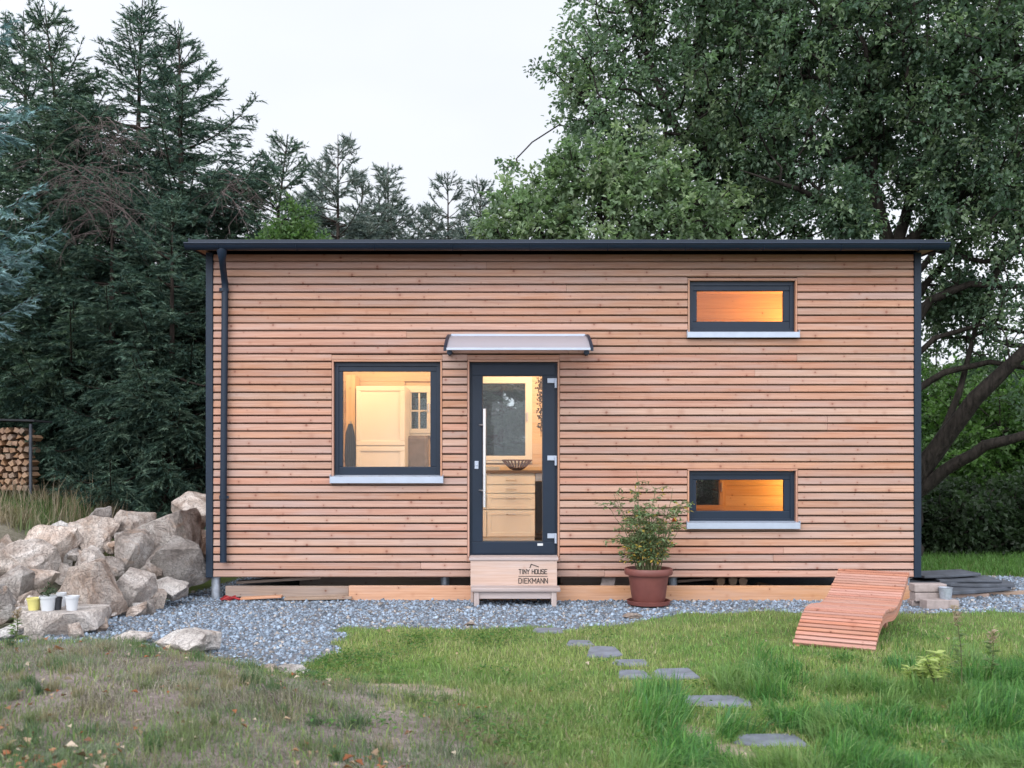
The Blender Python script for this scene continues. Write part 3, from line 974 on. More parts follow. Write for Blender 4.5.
# rear windows, seen through the front panes
for k, (x0, x1, z0, z1) in enumerate(BW):
    f = MB(); ring(f, x0, x1, z0, z1, 0.05, 0.05, 0.05, 0.05, 13.235, 13.31)
    ring(f, x0 + 0.035, x1 - 0.035, z0 + 0.035, z1 - 0.035, 0.055, 0.055, 0.06, 0.055, 13.222, 13.30)
    if k == 1:
        f.box((x0 + x1) / 2 - 0.011, (x0 + x1) / 2 + 0.011, 13.245, 13.275, z0 + 0.09, z1 - 0.09, 'z')
        f.box(x0 + 0.09, x1 - 0.09, 13.247, 13.273, (z0 + z1) / 2 - 0.011, (z0 + z1) / 2 + 0.011)
    bw = f.build('rear_window', M['inner'] if k == 2 else M['white'], house, bevel=0.004)
    g = MB(); g.box(x0 + 0.06, x1 - 0.06, 13.280, 13.284, z0 + 0.06, z1 - 0.06); g.build('pane', M['glass'], bw)
    h = MB(); h.box(x1 - 0.075, x1 - 0.055, 13.19, 13.221, (z0 + z1) / 2 - 0.02, (z0 + z1) / 2 + 0.1, 'z'); h.build('handle', M['steel'], bw, bevel=0.004)

# sockets above the worktop
for px in (487, 492, 497):
    c = P(px, 473, 13.24)
    s_ = MB(); s_.box(c.x - 0.035, c.x + 0.035, 13.238, 13.2495, c.z - 0.035 + 0.05, c.z + 0.035 + 0.05); s_.build('wall_socket', M['whiteplastic'], house, bevel=0.006)

# ------------------------------------------------------------------ inside the house
kc = thing('kitchen_unit', 'cream kitchen unit with drawers and wooden worktop seen through the glass door', 'kitchen unit', (0.0, 12.95, ZFL))
yk = 12.66
zc_ = P(0, 470.5, yk).z
c = MB(); c.box(-1.05, 1.25, yk - 0.02, 13.24, zc_ - 0.035, zc_); c.build('worktop', M['counter'], kc, bevel=0.003)
c = MB(); c.box(-1.03, 0.285, yk + 0.022, 13.2, ZFL, zc_ - 0.036); c.box(0.90, 1.23, yk + 0.022, 13.2, ZFL, zc_ - 0.036); c.build('carcass', M['white'], kc)
for xa_, xb_ in ((P(487, 0, yk).x, P(535, 0, yk).x), (P(487, 0, yk).x - 0.64, P(487, 0, yk).x - 0.006)):
    for (pa, pb) in ((475.5, 484.5), (485.2, 493.2), (494, 509.5), (510.2, 537)):
        za, zb = P(0, pb, yk).z, P(0, pa, yk).z
        c = MB(); c.box(xa_, xb_, yk, yk + 0.02, za + 0.002, zb - 0.002)
        if zb - za > 0.15:
            ring(c, xa_ + 0.004, xb_ - 0.004, za + 0.006, zb - 0.006, 0.05, 0.05, 0.05, 0.05, yk - 0.008, yk - 0.0005)
        dr = c.build('drawer', M['white'], kc, bevel=0.003)
        zh = zb - 0.05 if zb - za > 0.15 else (za + zb) / 2
        xc = (xa_ + xb_) / 2
        h = MB(); h.tube([(xc - 0.06, yk - 0.003, zh), (xc - 0.055, yk - 0.028, zh), (xc + 0.055, yk - 0.028, zh), (xc + 0.06, yk - 0.003, zh)], 0.007, 8)
        h.build('drawer_handle', M['steel'], dr)
c = MB(); c.box(0.295, 0.89, yk - 0.004, yk + 0.02, ZFL + 0.1, zc_ - 0.14); c.build('oven_front', M['darkoven'], kc, bevel=0.004)
c = MB(); c.box(0.295, 0.89, yk - 0.004, yk + 0.02, zc_ - 0.135, zc_ - 0.037); c.build('oven_panel', M['alu'], kc, bevel=0.003)

bw_ = thing('bowl', 'brown slatted bowl on the kitchen worktop behind the glass door', 'bowl', (P(517, 0, 12.9).x, 12.9, zc_))
c = MB()
bc = Vector((P(517, 0, 12.9).x, 12.9, zc_))
for k in range(22):
    t = 2 * PI * k / 22; dx, dy = math.cos(t), math.sin(t)
    c.tube([bc + Vector((dx * r, dy * r, z)) for r, z in ((0.04, 0.008), (0.09, 0.03), (0.14, 0.08), (0.185, 0.13))], 0.011, 6)
c.tube([bc + Vector((0.19 * math.cos(t), 0.19 * math.sin(t), 0.132)) for t in np.linspace(0, 2 * PI, 33)], 0.008, 6)
c.lathe([(0.0, 0.002), (0.055, 0.002), (0.06, 0.015), (0.0, 0.018)], bc)
c.build('bowl_body', M['rattan'], bw_, smooth=50)

wd = thing('wardrobe', 'tall cream panelled cupboard seen through the square window', 'cupboard', (-1.66, 12.9, ZFL))
xa_, xb_ = P(356, 0, 12.6).x, P(405, 0, 12.6).x
zt_ = P(0, 386, 12.6).z
c = MB(); c.box(xa_ + 0.003, xb_ - 0.003, 12.622, 13.2, ZFL, zt_ - 0.004); c.build('cupboard_body', M['white'], wd)
zm = P(0, 446, 12.6).z
for za, zb in ((zm + 0.003, zt_), (ZFL + 0.06, zm - 0.003)):
    c = MB(); c.box(xa_, xb_, 12.6, 12.62, za, zb)
    ring(c, xa_ + 0.003, xb_ - 0.003, za + 0.003, zb - 0.003, 0.06, 0.06, 0.06, 0.06, 12.586, 12.5995)
    c.build('cupboard_door', M['white'], wd, bevel=0.006)

ct = thing('coat', 'dark coat hanging beside the tall cream cupboard indoors', 'coat', (-2.05, 12.75, 1.0))
ctm = MB()
base = P(350.5, 424, 12.75)
for k in range(4):
    ox = (k - 1.6) * 0.024
    ctm.tube([base + Vector((ox * 0.5, 0, 0)), base + Vector((ox, -0.02, -0.12)), base + Vector((ox * 1.25, 0.0, -0.4)), base + Vector((ox * 1.1, 0.01, -0.72 + 0.16 * (k % 2)))], [0.008, 0.022, 0.03, 0.016], 8)
ctm.build('coat_cloth', M['darkcloth'], ct, smooth=60)
hk = MB(); hk.tube([base + Vector((0, 0.02, 0.03)), base + Vector((0, 0, 0.0))], 0.012, 8); hk.build('coat_hook', M['steel'], ct)
# the panel the coat hangs on
pp = MB(); pp.box(P(346, 0, 12.8).x, P(355.2, 0, 12.8).x, 12.80, 13.2, ZFL, P(0, 375, 12.8).z, 'z'); pp.build('wooden_panel', M['inner'], house, bevel=0.003)

ch = thing('chair', 'dark bentwood chair in front of a grey seat below the small rear window', 'chair', (P(424, 0, 12.4).x, 12.4, ZFL))
cx, cy = P(426, 0, 12.4).x, 12.4
zs = ZFL + 0.45
c = MB(); c.lathe([(0.0, zs), (0.19, zs), (0.2, zs - 0.015), (0.19, zs - 0.03), (0, zs - 0.03)], (cx, cy, 0), 24); c.build('seat', M['rattan'], ch, smooth=40)
for sx in (-1, 1):
    for sy in (-1, 1):
        c = MB(); c.tube([(cx + sx * 0.19, cy + sy * 0.19, ZFL), (cx + sx * 0.14, cy + sy * 0.14, zs - 0.03)], 0.014, 8); c.build('leg', M['rattan'], ch)
c = MB()
for rr, hh in ((0.19, 0.42), (0.13, 0.33)):
    c.tube([(cx + rr * math.cos(t) * 1.0, cy + 0.17 + 0.02 * math.sin(t), zs - 0.02 + hh * math.sin(t)) for t in np.linspace(0, PI, 17)], 0.012, 8)
c.build('backrest', M['rattan'], ch, smooth=60)
so = thing('sofa', 'grey upholstered seat against the rear wall under the small window', 'sofa', (P(424, 0, 12.9).x, 12.9, ZFL))
c = MB(); c.box(P(406, 0, 13).x, P(406, 0, 13).x + 0.9 - 0.62, 12.7, 13.2, ZFL + 0.05, ZFL + 0.45); c.build('seat', M['greycloth'], so, bevel=0.04)
c = MB(); c.box(P(406, 0, 13).x, P(406, 0, 13).x + 0.9 - 0.62, 13.02, 13.22, ZFL + 0.45, P(0, 434, 13).z - 0.02); c.build('backrest', M['greycloth'], so, bevel=0.04)

gl = thing('garland', 'dark dried garland hanging inside at the right of the glass door', 'garland', (P(541, 0, 12.2).x, 12.2, P(0, 382, 12.2).z))
top = P(541, 378, 12.2)
V = []; F_ = []; C_ = []
for k in range(240):
    t = random.random()
    p = top + Vector((random.gauss(0, 0.012 + 0.016 * (1 - t)), random.gauss(0, 0.02), -t * 0.62))
    d = Vector((random.gauss(0, 1), random.gauss(0, 1), random.gauss(-0.4, 0.6))).normalized() * random.uniform(0.025, 0.05)
    w = d.cross(Vector((random.random(), random.random(), 0.3))).normalized() * 0.012
    i = len(V); V += [p, p + d * 0.5 + w, p + d, p + d * 0.5 - w]; F_.append((i, i + 1, i + 2, i + 3)); C_ += [(0.09, 0.065, 0.035)] * 4
np_mesh('dried_leaves', np.array([tuple(v) for v in V]), F_, M['dry'], gl, np.array(C_), org=gl['_org'])
c = MB(); c.tube([top + Vector((0, 0, 1.3)), top + Vector((0, 0, -0.72))], 0.004, 6); c.build('string', M['rattan'], gl)


def lamp(label, loc, power, hang, col=(1.0, 0.60, 0.28), rad=0.07):
    t = thing('ceiling_lamp', label, 'lamp', loc, 'lit lamps inside the house')
    c = MB(); v = Vector(loc)
    c.lathe([(0.004, -rad)] + [(rad * math.sin(a), -rad * math.cos(a)) for a in np.linspace(0.15, PI - 0.3, 10)], v, 20)
    gb = c.build('lamp_globe', M['lampglass'], t, smooth=80)
    gb.visible_shadow = True
    c = MB(); c.tube([v + Vector((0, 0, rad * 0.9)), v + Vector((0, 0, hang))], 0.006, 8); c.build('lamp_cord', M['blackplastic'], t)
    c = MB(); c.lathe([(0.0, hang), (0.05, hang), (0.05, hang - 0.025), (0.0, hang - 0.03)], v, 18); c.build('ceiling_rose', M['whiteplastic'], t)
    ld = bpy.data.lights.new('lamp light', 'POINT'); ld.energy = power; ld.color = col; ld.shadow_soft_size = rad + 0.03
    lo = bpy.data.objects.new('lamp_light', ld); COL.objects.link(lo); lo.location = (0, 0, -0.18); lo.parent = t
    return t


lamp('warm globe lamp lighting the room behind the square window', (-1.9, 11.75, 3.2), 44, 0.54, (1.0, 0.70, 0.38))
lamp('warm globe lamp lighting the kitchen behind the glass door', (0.55, 11.9, 3.2), 66, 0.54, (1.0, 0.76, 0.52))
lamp('warm globe lamp lighting the loft behind the upper narrow window', (3.92, 12.85, 3.22), 44, 0.51, (1.0, 0.45, 0.07))
lamp('warm globe lamp lighting the low room behind the lower narrow window', (3.92, 12.85, 1.45), 25, 0.765, (1.0, 0.50, 0.12))

# ------------------------------------------------------------------ entry step
es = thing('entry_step', 'two tier wooden door step with a black printed house logo', 'step', (fx(514.5), 10.6, 0))
y1 = 10.60; y2 = 10.38
k1 = y1 / 1000; k2 = y2 / 1000
sx0, sx1 = P(470.5, 0, y1).x, P(557.5, 0, y1).x
zt1 = P(0, 557.5, y1).z; zl = P(0, 588, y2).z
c = MB(); c.box(sx0 - 0.015, sx1 + 0.01, y1 - 0.012, YF - 0.022, zt1 - 0.032, zt1); c.build('upper_tread', M['steptread'], es, bevel=0.006)
c = MB(); c.box(sx0 + 0.0, sx1 - 0.005, y1, y1 + 0.028, zl - 0.02, zt1 - 0.033)
riser = c.build('riser', M['step'], es, bevel=0.003)
for xs_ in (sx0, sx1 - 0.035):
    c = MB(); c.box(xs_, xs_ + 0.03, y1 + 0.03, YF - 0.05, 0.0, zt1 - 0.034); c.build('side_panel', M['step'], es)
tx0, tx1 = P(471, 0, y2).x, P(560.5, 0, y2).x
c = MB(); c.box(tx0, tx1, y2 - 0.02, y1 - 0.003, zl - 0.04, zl); c.build('lower_tread', M['steptread'], es, bevel=0.009)
c = MB(); c.box(tx0 + 0.07, tx1 - 0.075, y2 + 0.02, y2 + 0.045, zl - 0.115, zl - 0.042); c.build('apron', M['steptread'], es, bevel=0.004)
for xx in (P(476.5, 0, y2).x, P(554, 0, y2).x):
    for yy in (y2 + 0.0, y1 - 0.06):
        c = MB(); c.box(xx - 0.027, xx + 0.027, yy, yy + 0.05, -0.03, zl - 0.041, 'z'); c.build('leg', M['steptread'], es, bevel=0.004)

# printed lettering on the riser, drawn as strokes
GL = {'T': [[(0, 1), (1, 1)], [(.5, 1), (.5, 0)]], 'I': [[(.5, 1), (.5, 0)]], 'N': [[(0, 0), (0, 1), (1, 0), (1, 1)]],
      'Y': [[(0, 1), (.5, .5), (1, 1)], [(.5, .5), (.5, 0)]], 'H': [[(0, 0), (0, 1)], [(1, 0), (1, 1)], [(0, .5), (1, .5)]],
      'O': [[(0, .15), (0, .85), (.15, 1), (.85, 1), (1, .85), (1, .15), (.85, 0), (.15, 0), (0, .15)]],
      'U': [[(0, 1), (0, .15), (.15, 0), (.85, 0), (1, .15), (1, 1)]],
      'S': [[(1, .85), (.85, 1), (.15, 1), (0, .85), (0, .62), (.15, .52), (.85, .48), (1, .38), (1, .15), (.85, 0), (.15, 0), (0, .15)]],
      'E': [[(1, 1), (0, 1), (0, 0), (1, 0)], [(0, .5), (.8, .5)]], 'D': [[(0, 0), (0, 1), (.75, 1), (1, .8), (1, .2), (.75, 0), (0, 0)]],
      'K': [[(0, 0), (0, 1)], [(1, 1), (0, .45)], [(.3, .6), (1, 0)]], 'M': [[(0, 0), (0, 1), (.5, .35), (1, 1), (1, 0)]],
      'A': [[(0, 0), (.5, 1), (1, 0)], [(.2, .33), (.8, .33)]]}


def stroke(mb, pts, wd, y):
    for a, b_ in zip(pts, pts[1:]):
        a = Vector((a[0], y, a[1])); b_ = Vector((b_[0], y, b_[1]))
        d = (b_ - a); L = d.length
        if L < 1e-6: continue
        d /= L; nrm = Vector((-d.z, 0, d.x))
        yo = random.uniform(0, 0.0006)
        mb.obox((a + b_) / 2 + Vector((0, yo, 0)), d * (L / 2 + wd * 0.4), (0, 0.001, 0), nrm * wd / 2, 0.1)


def word(mb, txt, xa_, xb_, za, zb, wd, y):
    ws = {'I': 0.35, ' ': 0.45, 'M': 1.25}
    tot = sum(ws.get(ch_, 1.0) for ch_ in txt) + 0.38 * (len(txt) - 1)
    u = (xb_ - xa_) / tot; x = xa_
    for ch_ in txt:
        w = ws.get(ch_, 1.0) * u
        for st_ in GL.get(ch_, []):
            stroke(mb, [(x + w * p, za + (zb - za) * q) for p, q in st_], wd, y)
        x += w + 0.38 * u


lt = MB(); yl = y1 - 0.0025
word(lt, 'TINY HOUSE', P(519, 0, y1).x, P(547, 0, y1).x, P(0, 573.8, y1).z, P(0, 569.4, y1).z, 0.0075, yl)
word(lt, 'DIEKMANN', P(518.7, 0, y1).x, P(547.5, 0, y1).x, P(0, 583.2, y1).z, P(0, 578.3, y1).z, 0.0075, yl)
stroke(lt, [(P(518.7, 0, y1).x, P(0, 576.3, y1).z), (P(547.3, 0, y1).x, P(0, 576.3, y1).z)], 0.006, yl)
stroke(lt, [(P(530, 0, y1).x, P(0, 567.6, y1).z), (P(531.2, 0, y1).x, P(0, 564.2, y1).z), (P(538.5, 0, y1).x, P(0, 566.8, y1).z)], 0.009, yl)
lt.build('lettering', M['ink'], riser)

# ------------------------------------------------------------------ timber under the house
def plank(name, label, p0, p1, hgt, thk, matn, tilt=0.0, cat='plank', group=None, flat=False):
    p0 = Vector(p0); p1 = Vector(p1); d = (p1 - p0); L = d.length; d.normalize()
    up = Vector((0, 0, 1)); side = d.cross(up).normalized(); up = side.cross(d).normalized()
    c = MB()
    org = (p0 + p1) / 2
    if flat: c.obox(org + up * thk / 2, d * L / 2, up * thk / 2, side * hgt / 2)
    else:
        u2 = (up * math.cos(tilt) + side * math.sin(tilt)); s2 = d.cross(u2).normalized()
        c.obox(org + u2 * hgt / 2, d * L / 2, s2 * thk / 2, u2 * hgt / 2)
    o = c.build(name, M[matn], None, org=org, bevel=0.004)
    return tag(o, label, cat, group)


def gp(px, d, z=0.0): return Vector((P(px, 0, d).x, d, z))


gtim = 'timbers stored under the house'
plank('plank', 'long light plank on edge under the house left of the door step', gp(349, 10.86, 0.0), gp(512, 10.86, 0.0), 0.158, 0.045, 'plank', group=gtim)
plank('plank', 'long light plank on edge under the house behind the flower pot', gp(513.5, 10.84, -0.005), gp(914, 10.84, -0.005), 0.165, 0.045, 'plank', group=gtim)
plank('plank', 'grey brown plank on edge at the left under the house', gp(226, 11.0, 0.02), gp(349, 10.98, 0.02), 0.12, 0.05, 'oldplank', group=gtim)
plank('plank', 'thin tilted board on top of the left timber stack', gp(238, 11.2, 0.14), gp(322, 11.15, 0.20), 0.12, 0.03, 'oldplank', flat=True, group=gtim)
plank('plank', 'short thin orange board lying on the gravel under the left timbers', gp(241, 10.82, 0.012), gp(282, 10.86, 0.03), 0.10, 0.025, 'plank', flat=True, group=gtim)
plank('plank', 'flat board lying on gravel beside the short orange board', gp(285, 10.80, 0.012), gp(352, 10.84, 0.02), 0.12, 0.028, 'oldplank', flat=True, group=gtim)
plank('plank', 'dark long beam lying deep in the shade under the house', gp(300, 11.9, 0.03), gp(470, 12.0, 0.03), 0.14, 0.08, 'oldplank', group=gtim)
plank('plank', 'dark beam in the shade behind the flower pot', gp(560, 11.6, 0.0), gp(650, 11.7, 0.0), 0.19, 0.08, 'oldplank', group=gtim)
plank('plank', 'pale board lying flat behind the flower pot under the house', gp(676, 11.5, 0.12), gp(740, 11.6, 0.16), 0.15, 0.03, 'oldplank', flat=True, group=gtim)
o = MB(); q = gp(607, 11.0, 0.0)
o.obox(q + Vector((0, 0.03, 0.12)), (0.075, 0, 0), (0, 0.02, 0), (0.03, 0.02, 0.125)); ob = o.build('paving_slab', M['concrete'], None, org=q, bevel=0.006)
tag(ob, 'pale grey slab leaning upright under the house left of the flower pot', 'slab')
# red strap and coil by the left post
o = MB(); q = gp(226, 10.84, 0.0)
for k in range(3):
    o.tube([q + Vector((0.06 * math.cos(t) + 0.02 * k, 0.05 * math.sin(t), 0.012 + 0.012 * k + 0.010 * math.sin(3 * t))) for t in np.linspace(0, 2 * PI * 0.96, 18)], 0.008, 6)
o.tube([q + Vector((0.08, 0, 0.03)), q + Vector((0.15, -0.04, 0.02)), q + Vector((0.22, -0.02, 0.012)), q + Vector((0.27, 0.03, 0.012))], 0.012, 6)
ob = o.build('strap', M['red'], None, org=q, smooth=60); tag(ob, 'coiled red strap on gravel beside the left support post', 'strap')
# split logs under the house, right of the pot
for k, (px, dd, zz, ln) in enumerate(((716, 11.25, 0.05, .26), (726, 11.3, 0.06, .3), (737, 11.25, 0.05, .28), (749, 11.3, 0.055, .22), (721, 11.28, 0.155, .28), (733, 11.27, 0.16, .3), (743, 11.3, 0.15, .25), (757, 11.35, 0.05, .3), (772, 11.4, 0.05, .3))):
    q = gp(px, dd, zz); a = random.uniform(-0.3, 0.3)
    c = MB(); d = Vector((math.sin(a), math.cos(a), 0))
    c.tube([q, q + d * ln], [0.055, 0.05], 5, bid=random.random())
    ob = c.build('log', M['log'], None, org=q, bevel=0.004)
    tag(ob, 'split firewood log lying under the house near the flower pot', 'log', 'logs under the house')

# ------------------------------------------------------------------ flower pot with bush
PD = 10.42
pc = gp(648.5, PD, 0.012)
fp = thing('potted_plant', 'tall green bush in a terracotta flower pot by the house wall', 'potted plant', pc)
c = MB()
c.lathe([(0.0, 0.045), (0.165, 0.045), (0.172, 0.06), (0.208, 0.30), (0.212, 0.315), (0.243, 0.318), (0.250, 0.330), (0.250, 0.372), (0.243, 0.384), (0.222, 0.384), (0.214, 0.372), (0.205, 0.33)], pc, 40)
c.build('pot', M['terra'], fp, smooth=45)
c = MB(); c.lathe([(0.0, 0.0), (0.19, 0.0), (0.218, 0.012), (0.228, 0.05), (0.222, 0.053), (0.21, 0.02), (0, 0.015)], pc, 36); c.build('saucer', M['terra'], fp, smooth=45)
c = MB(); c.lathe([(0.0, 0.345), (0.12, 0.35), (0.208, 0.335)], pc, 24); c.build('soil', M['soil'], fp, smooth=60)


def leaf_arrays(C, D, Nn, L, Wd, fold=0.18):
    """rhombic leaves folded along the midrib; returns V (n*4,3), F"""
    D = D / (np.linalg.norm(D, axis=1)[:, None] + 1e-9)
    Sd = np.cross(D, Nn); Sd /= (np.linalg.norm(Sd, axis=1)[:, None] + 1e-9)
    Up = np.cross(Sd, D)
    L = np.asarray(L)[:, None]; Wd = np.asarray(Wd)[:, None]
    b0 = C; tip = C + D * L - Up * L * 0.12
    ml = C + D * L * 0.45 + Sd * Wd * 0.5 + Up * Wd * fold
    mr = C + D * L * 0.45 - Sd * Wd * 0.5 + Up * Wd * fold
    n = len(C)
    V = np.stack([b0, ml, tip, mr], 1).reshape(-1, 3)
    i = np.arange(n) * 4
    Fq = np.concatenate([np.stack([i, i + 1, i + 2], -1), np.stack([i, i + 2, i + 3], -1)])
    return V, Fq


def unit(v): return v / (np.linalg.norm(v, axis=-1, keepdims=True) + 1e-9)


stems = MB(); C_, D_, N_, L_, W_, K_ = [], [], [], [], [], []
tips = []
for k in range(36):
    a = random.uniform(0, 2 * PI); r0 = random.uniform(0.01, 0.13)
    p = pc + Vector((math.cos(a) * r0, math.sin(a) * r0, 0.34))
    lean = random.uniform(0.03, 0.45); Ht = random.uniform(0.35, 0.92) * (1.1 - lean * 0.35)
    if k == 0: lean, Ht = 0.06, 1.06
    if k == 1: lean, Ht, a = 0.2, 0.9, 0.4
    pts = []
    for t in np.linspace(0, 1, 7):
        pts.append(p + Vector((math.cos(a) * lean * Ht * t * (0.6 + 0.5 * t), math.sin(a) * lean * Ht * t * (0.6 + 0.5 * t), Ht * t - 0.10 * lean * t * t)))
    pts = [q + Vector((random.gauss(0, .008), random.gauss(0, .008), 0)) for q in pts]
    stems.tube(pts, [0.007, 0.006, 0.0055, 0.005, 0.004, 0.003, 0.002], 5)
    for m_ in range(9):
        t = random.uniform(0.22, 1.0); q = pts[int(t * 6)].lerp(pts[min(6, int(t * 6) + 1)], t * 6 % 1)
        b2 = random.uniform(0, 2 * PI); ln = random.uniform(0.06, 0.2)
        e = q + Vector((math.cos(b2) * ln, math.sin(b2) * ln, random.uniform(-0.02, 0.09)))
        stems.tube([q, (q + e) / 2 + Vector((0, 0, 0.012)), e], [0.003, 0.0025, 0.0015], 4, caps=False)
        for j in range(10):
            u = random.uniform(0.2, 1.0); cpt = q.lerp(e, u)
            C_.append(cpt); D_.append((math.cos(b2) + random.gauss(0, .8), math.sin(b2) + random.gauss(0, .8), random.gauss(-0.15, .5)))
            N_.append((random.gauss(0, .5), random.gauss(0, .5) - 0.2, 1)); ll = random.uniform(0.03, 0.062); L_.append(ll); W_.append(ll * random.uniform(.35, .5))
            g = random.uniform(.7, 1.3); yl_ = random.random()
            base_ = (0.13, 0.195, 0.095) if yl_ < 0.66 else ((0.19, 0.21, 0.12) if yl_ < 0.93 else (0.32, 0.24, 0.05))
            if q.z < 0.62 and yl_ > 0.75: base_ = (0.40, 0.27, 0.06)
            K_.append(tuple(x * g for x in base_))
st_o = stems.build('stem', M['greystem'], fp, smooth=60)
V, Fq = leaf_arrays(np.array([tuple(v) for v in C_]), np.array(D_), np.array(N_), np.array(L_), np.array(W_))
np_mesh('foliage', V, Fq, M['leaf'], fp, np.repeat(np.array(K_), 4, 0), org=pc)
# red bloom
q = P(674, 521, PD - 0.05)
C_, D_ = [], []
for k in range(34):
    a = random.uniform(0, 2 * PI); e = random.uniform(-0.4, 1.2)
    C_.append(tuple(q)); D_.append((math.cos(a) * math.cos(e), math.sin(a) * math.cos(e), math.sin(e)))
V, Fq = leaf_arrays(np.array(C_), np.array(D_), RNG.normal(size=(34, 3)), RNG.uniform(.025, .042, 34), RNG.uniform(.016, .024, 34))
np_mesh('bloom', V, Fq, M['leaf'], fp, np.tile(np.array([[0.55, 0.05, 0.025]]), (len(V), 1)), org=pc)
c = MB(); c.tube([pc + Vector((0.06, -0.03, 0.36)), pc + Vector((0.17, -0.06, 0.6)), q], [0.005, 0.004, 0.003], 5); c.build('flower_stalk', M['greystem'], fp)

# ------------------------------------------------------------------ wave lounger
f0 = Vector((2.29, 8.15, 0)); dirv = Vector((0.50, 0.866, 0)).normalized(); sdv = Vector((0.866, -0.50, 0)).normalized()
LW = 0.64
lo_ = thing('wave_lounger', 'wave shaped lounger of reddish wooden slats standing on the lawn', 'lounger', f0 + dirv * 0.85 + sdv * 0.31)
prof_s = [0, .10, .25, .42, .60, .78, .95, 1.10, 1.25, 1.45, 1.70, 1.78]
prof_z = [.02, .10, .195, .245, .262, .245, .228, .235, .275, .355, .45, .48]


def lz(s): return float(np.interp(s, prof_s, prof_z)) if False else float(np.polyval(LZC, s))


LZC = np.polyfit(prof_s, prof_z, 6)
sl = MB()
s_ = 0.015; ns = 0
while s_ < 1.74:
    zA, zB = lz(s_ - 0.004), lz(s_ + 0.004)
    tg = (dirv * 0.008 + Vector((0, 0, zB - zA))).normalized()
    nrm = sdv.cross(tg).normalized()
    if nrm.z < 0: nrm = -nrm
    cpt = f0 + dirv * s_ + sdv * (LW / 2) + Vector((random.uniform(-.002, .002), 0, lz(s_)))
    sl.obox(cpt, sdv * (LW / 2 + random.uniform(-.003, .003)), nrm * 0.014, tg * 0.0172)
    step_ = 0.0485 / max(0.5, math.hypot(1, (zB - zA) / 0.008)); s_ += step_
sl.build('slats', M['lounger'], lo_, bevel=0.004)
for off in (0.035, LW - 0.035):
    rl = MB()
    ss = np.linspace(0.0, 1.74, 34)
    upp = [f0 + dirv * s_ + sdv * off + Vector((0, 0, lz(s_) - 0.016)) for s_ in ss]
    low = [f0 + dirv * s_ + sdv * off + Vector((0, 0, max(lz(s_) - 0.10, 0.0))) for s_ in ss]
    w = sdv * 0.018
    bd = random.random()
    for k in range(len(ss) - 1):
        a, b_, c, d = upp[k], upp[k + 1], low[k + 1], low[k]
        uvs = [(ss[k], .1), (ss[k + 1], .1), (ss[k + 1], 0), (ss[k], 0)]
        rl.poly([a - w, b_ - w, c - w, d - w], uvs, bd); rl.poly([b_ + w, a + w, d + w, c + w], uvs, bd)
        rl.poly([a + w, b_ + w, b_ - w, a - w], uvs, bd); rl.poly([d - w, c - w, c + w, d + w], uvs, bd)
    rl.poly([upp[0] + w, upp[0] - w, low[0] - w, low[0] + w], None, bd); rl.poly([upp[-1] - w, upp[-1] + w, low[-1] + w, low[-1] - w], None, bd)
    rl.build('side_rail', M['lounger'], lo_)
    for s_ in (1.35,):
        lg = MB(); q = f0 + dirv * s_ + sdv * (off + (0.12 if off < 0.3 else -0.12))
        lg.obox(q + Vector((0, 0, (lz(s_) - 0.05) / 2)), (0, 0, (lz(s_) - 0.05) / 2 + 0.02), sdv * 0.018, dirv * 0.04); lg.build('leg', M['lounger'], lo_)

# ------------------------------------------------------------------ right side: blocks, bucket, slabs
gblk = 'concrete blocks by the house corner'
for px, py0, py1, pxw, dd, lab in ((930, 592.5, 601.5, 31, 10.36, 'concrete block in the middle layer beside the metal bucket'),
                                   (930, 584, 592, 33, 10.36, 'concrete block on top of the small stack beside the bucket'),
                                   (922, 600.5, 608, 20, 10.40, 'concrete block at the bottom left of the small stack'),
                                   (936.5, 600, 609.5, 23, 10.16, 'concrete block lying in front of the bucket, middle one'),
                                   (950.5, 600, 609, 17, 10.2, 'concrete block lying right of the others in front of the slab pile')):
    a = P(px, py1, dd); b_ = P(px, py0, dd)
    hw = pxw * dd / 2000
    an = random.uniform(-0.12, 0.12)
    zb_ = max(0.0, a.z)
    c = MB(); c.obox((a.x, dd + 0.06, (zb_ + b_.z) / 2), (hw * math.cos(an), hw * math.sin(an), 0), (-0.075 * math.sin(an), 0.075 * math.cos(an), 0), (0, 0, (b_.z - zb_) / 2 - 0.001))
    ob = c.build('concrete_block', M['concrete'], None, org=(a.x, dd + 0.06, zb_), bevel=0.008); tag(ob, lab, 'block', gblk)
q = Vector((P(945.5, 0, 10.28).x, 10.28, 0.0))
bk = thing('bucket', 'small galvanised metal bucket between the blocks and the slab pile', 'bucket', q)
c = MB(); c.lathe([(0, 0.07), (0.055, 0.07), (0.068, 0.21), (0.072, 0.213), (0.066, 0.21), (0.053, 0.08), (0, 0.08)], q, 24); c.build('pail', M['galv'], bk, smooth=40)
c = MB(); c.tube([q + Vector((0.068 * math.cos(t), 0.02 + 0.03 * math.sin(t), 0.20 - 0.05 * math.sin(t))) for t in np.linspace(0, PI, 12)], 0.003, 6); c.build('pail_handle', M['galv'], bk)
q2 = Vector((q.x, q.y, 0)); c = MB(); c.obox(q2 + Vector((0, 0.02, 0.035)), (0.09, 0, 0), (0, 0.07, 0), (0, 0, 0.034)); ob = c.build('concrete_block', M['concrete'], None, org=q2, bevel=0.008)
tag(ob, 'concrete block under the metal bucket', 'block', gblk)

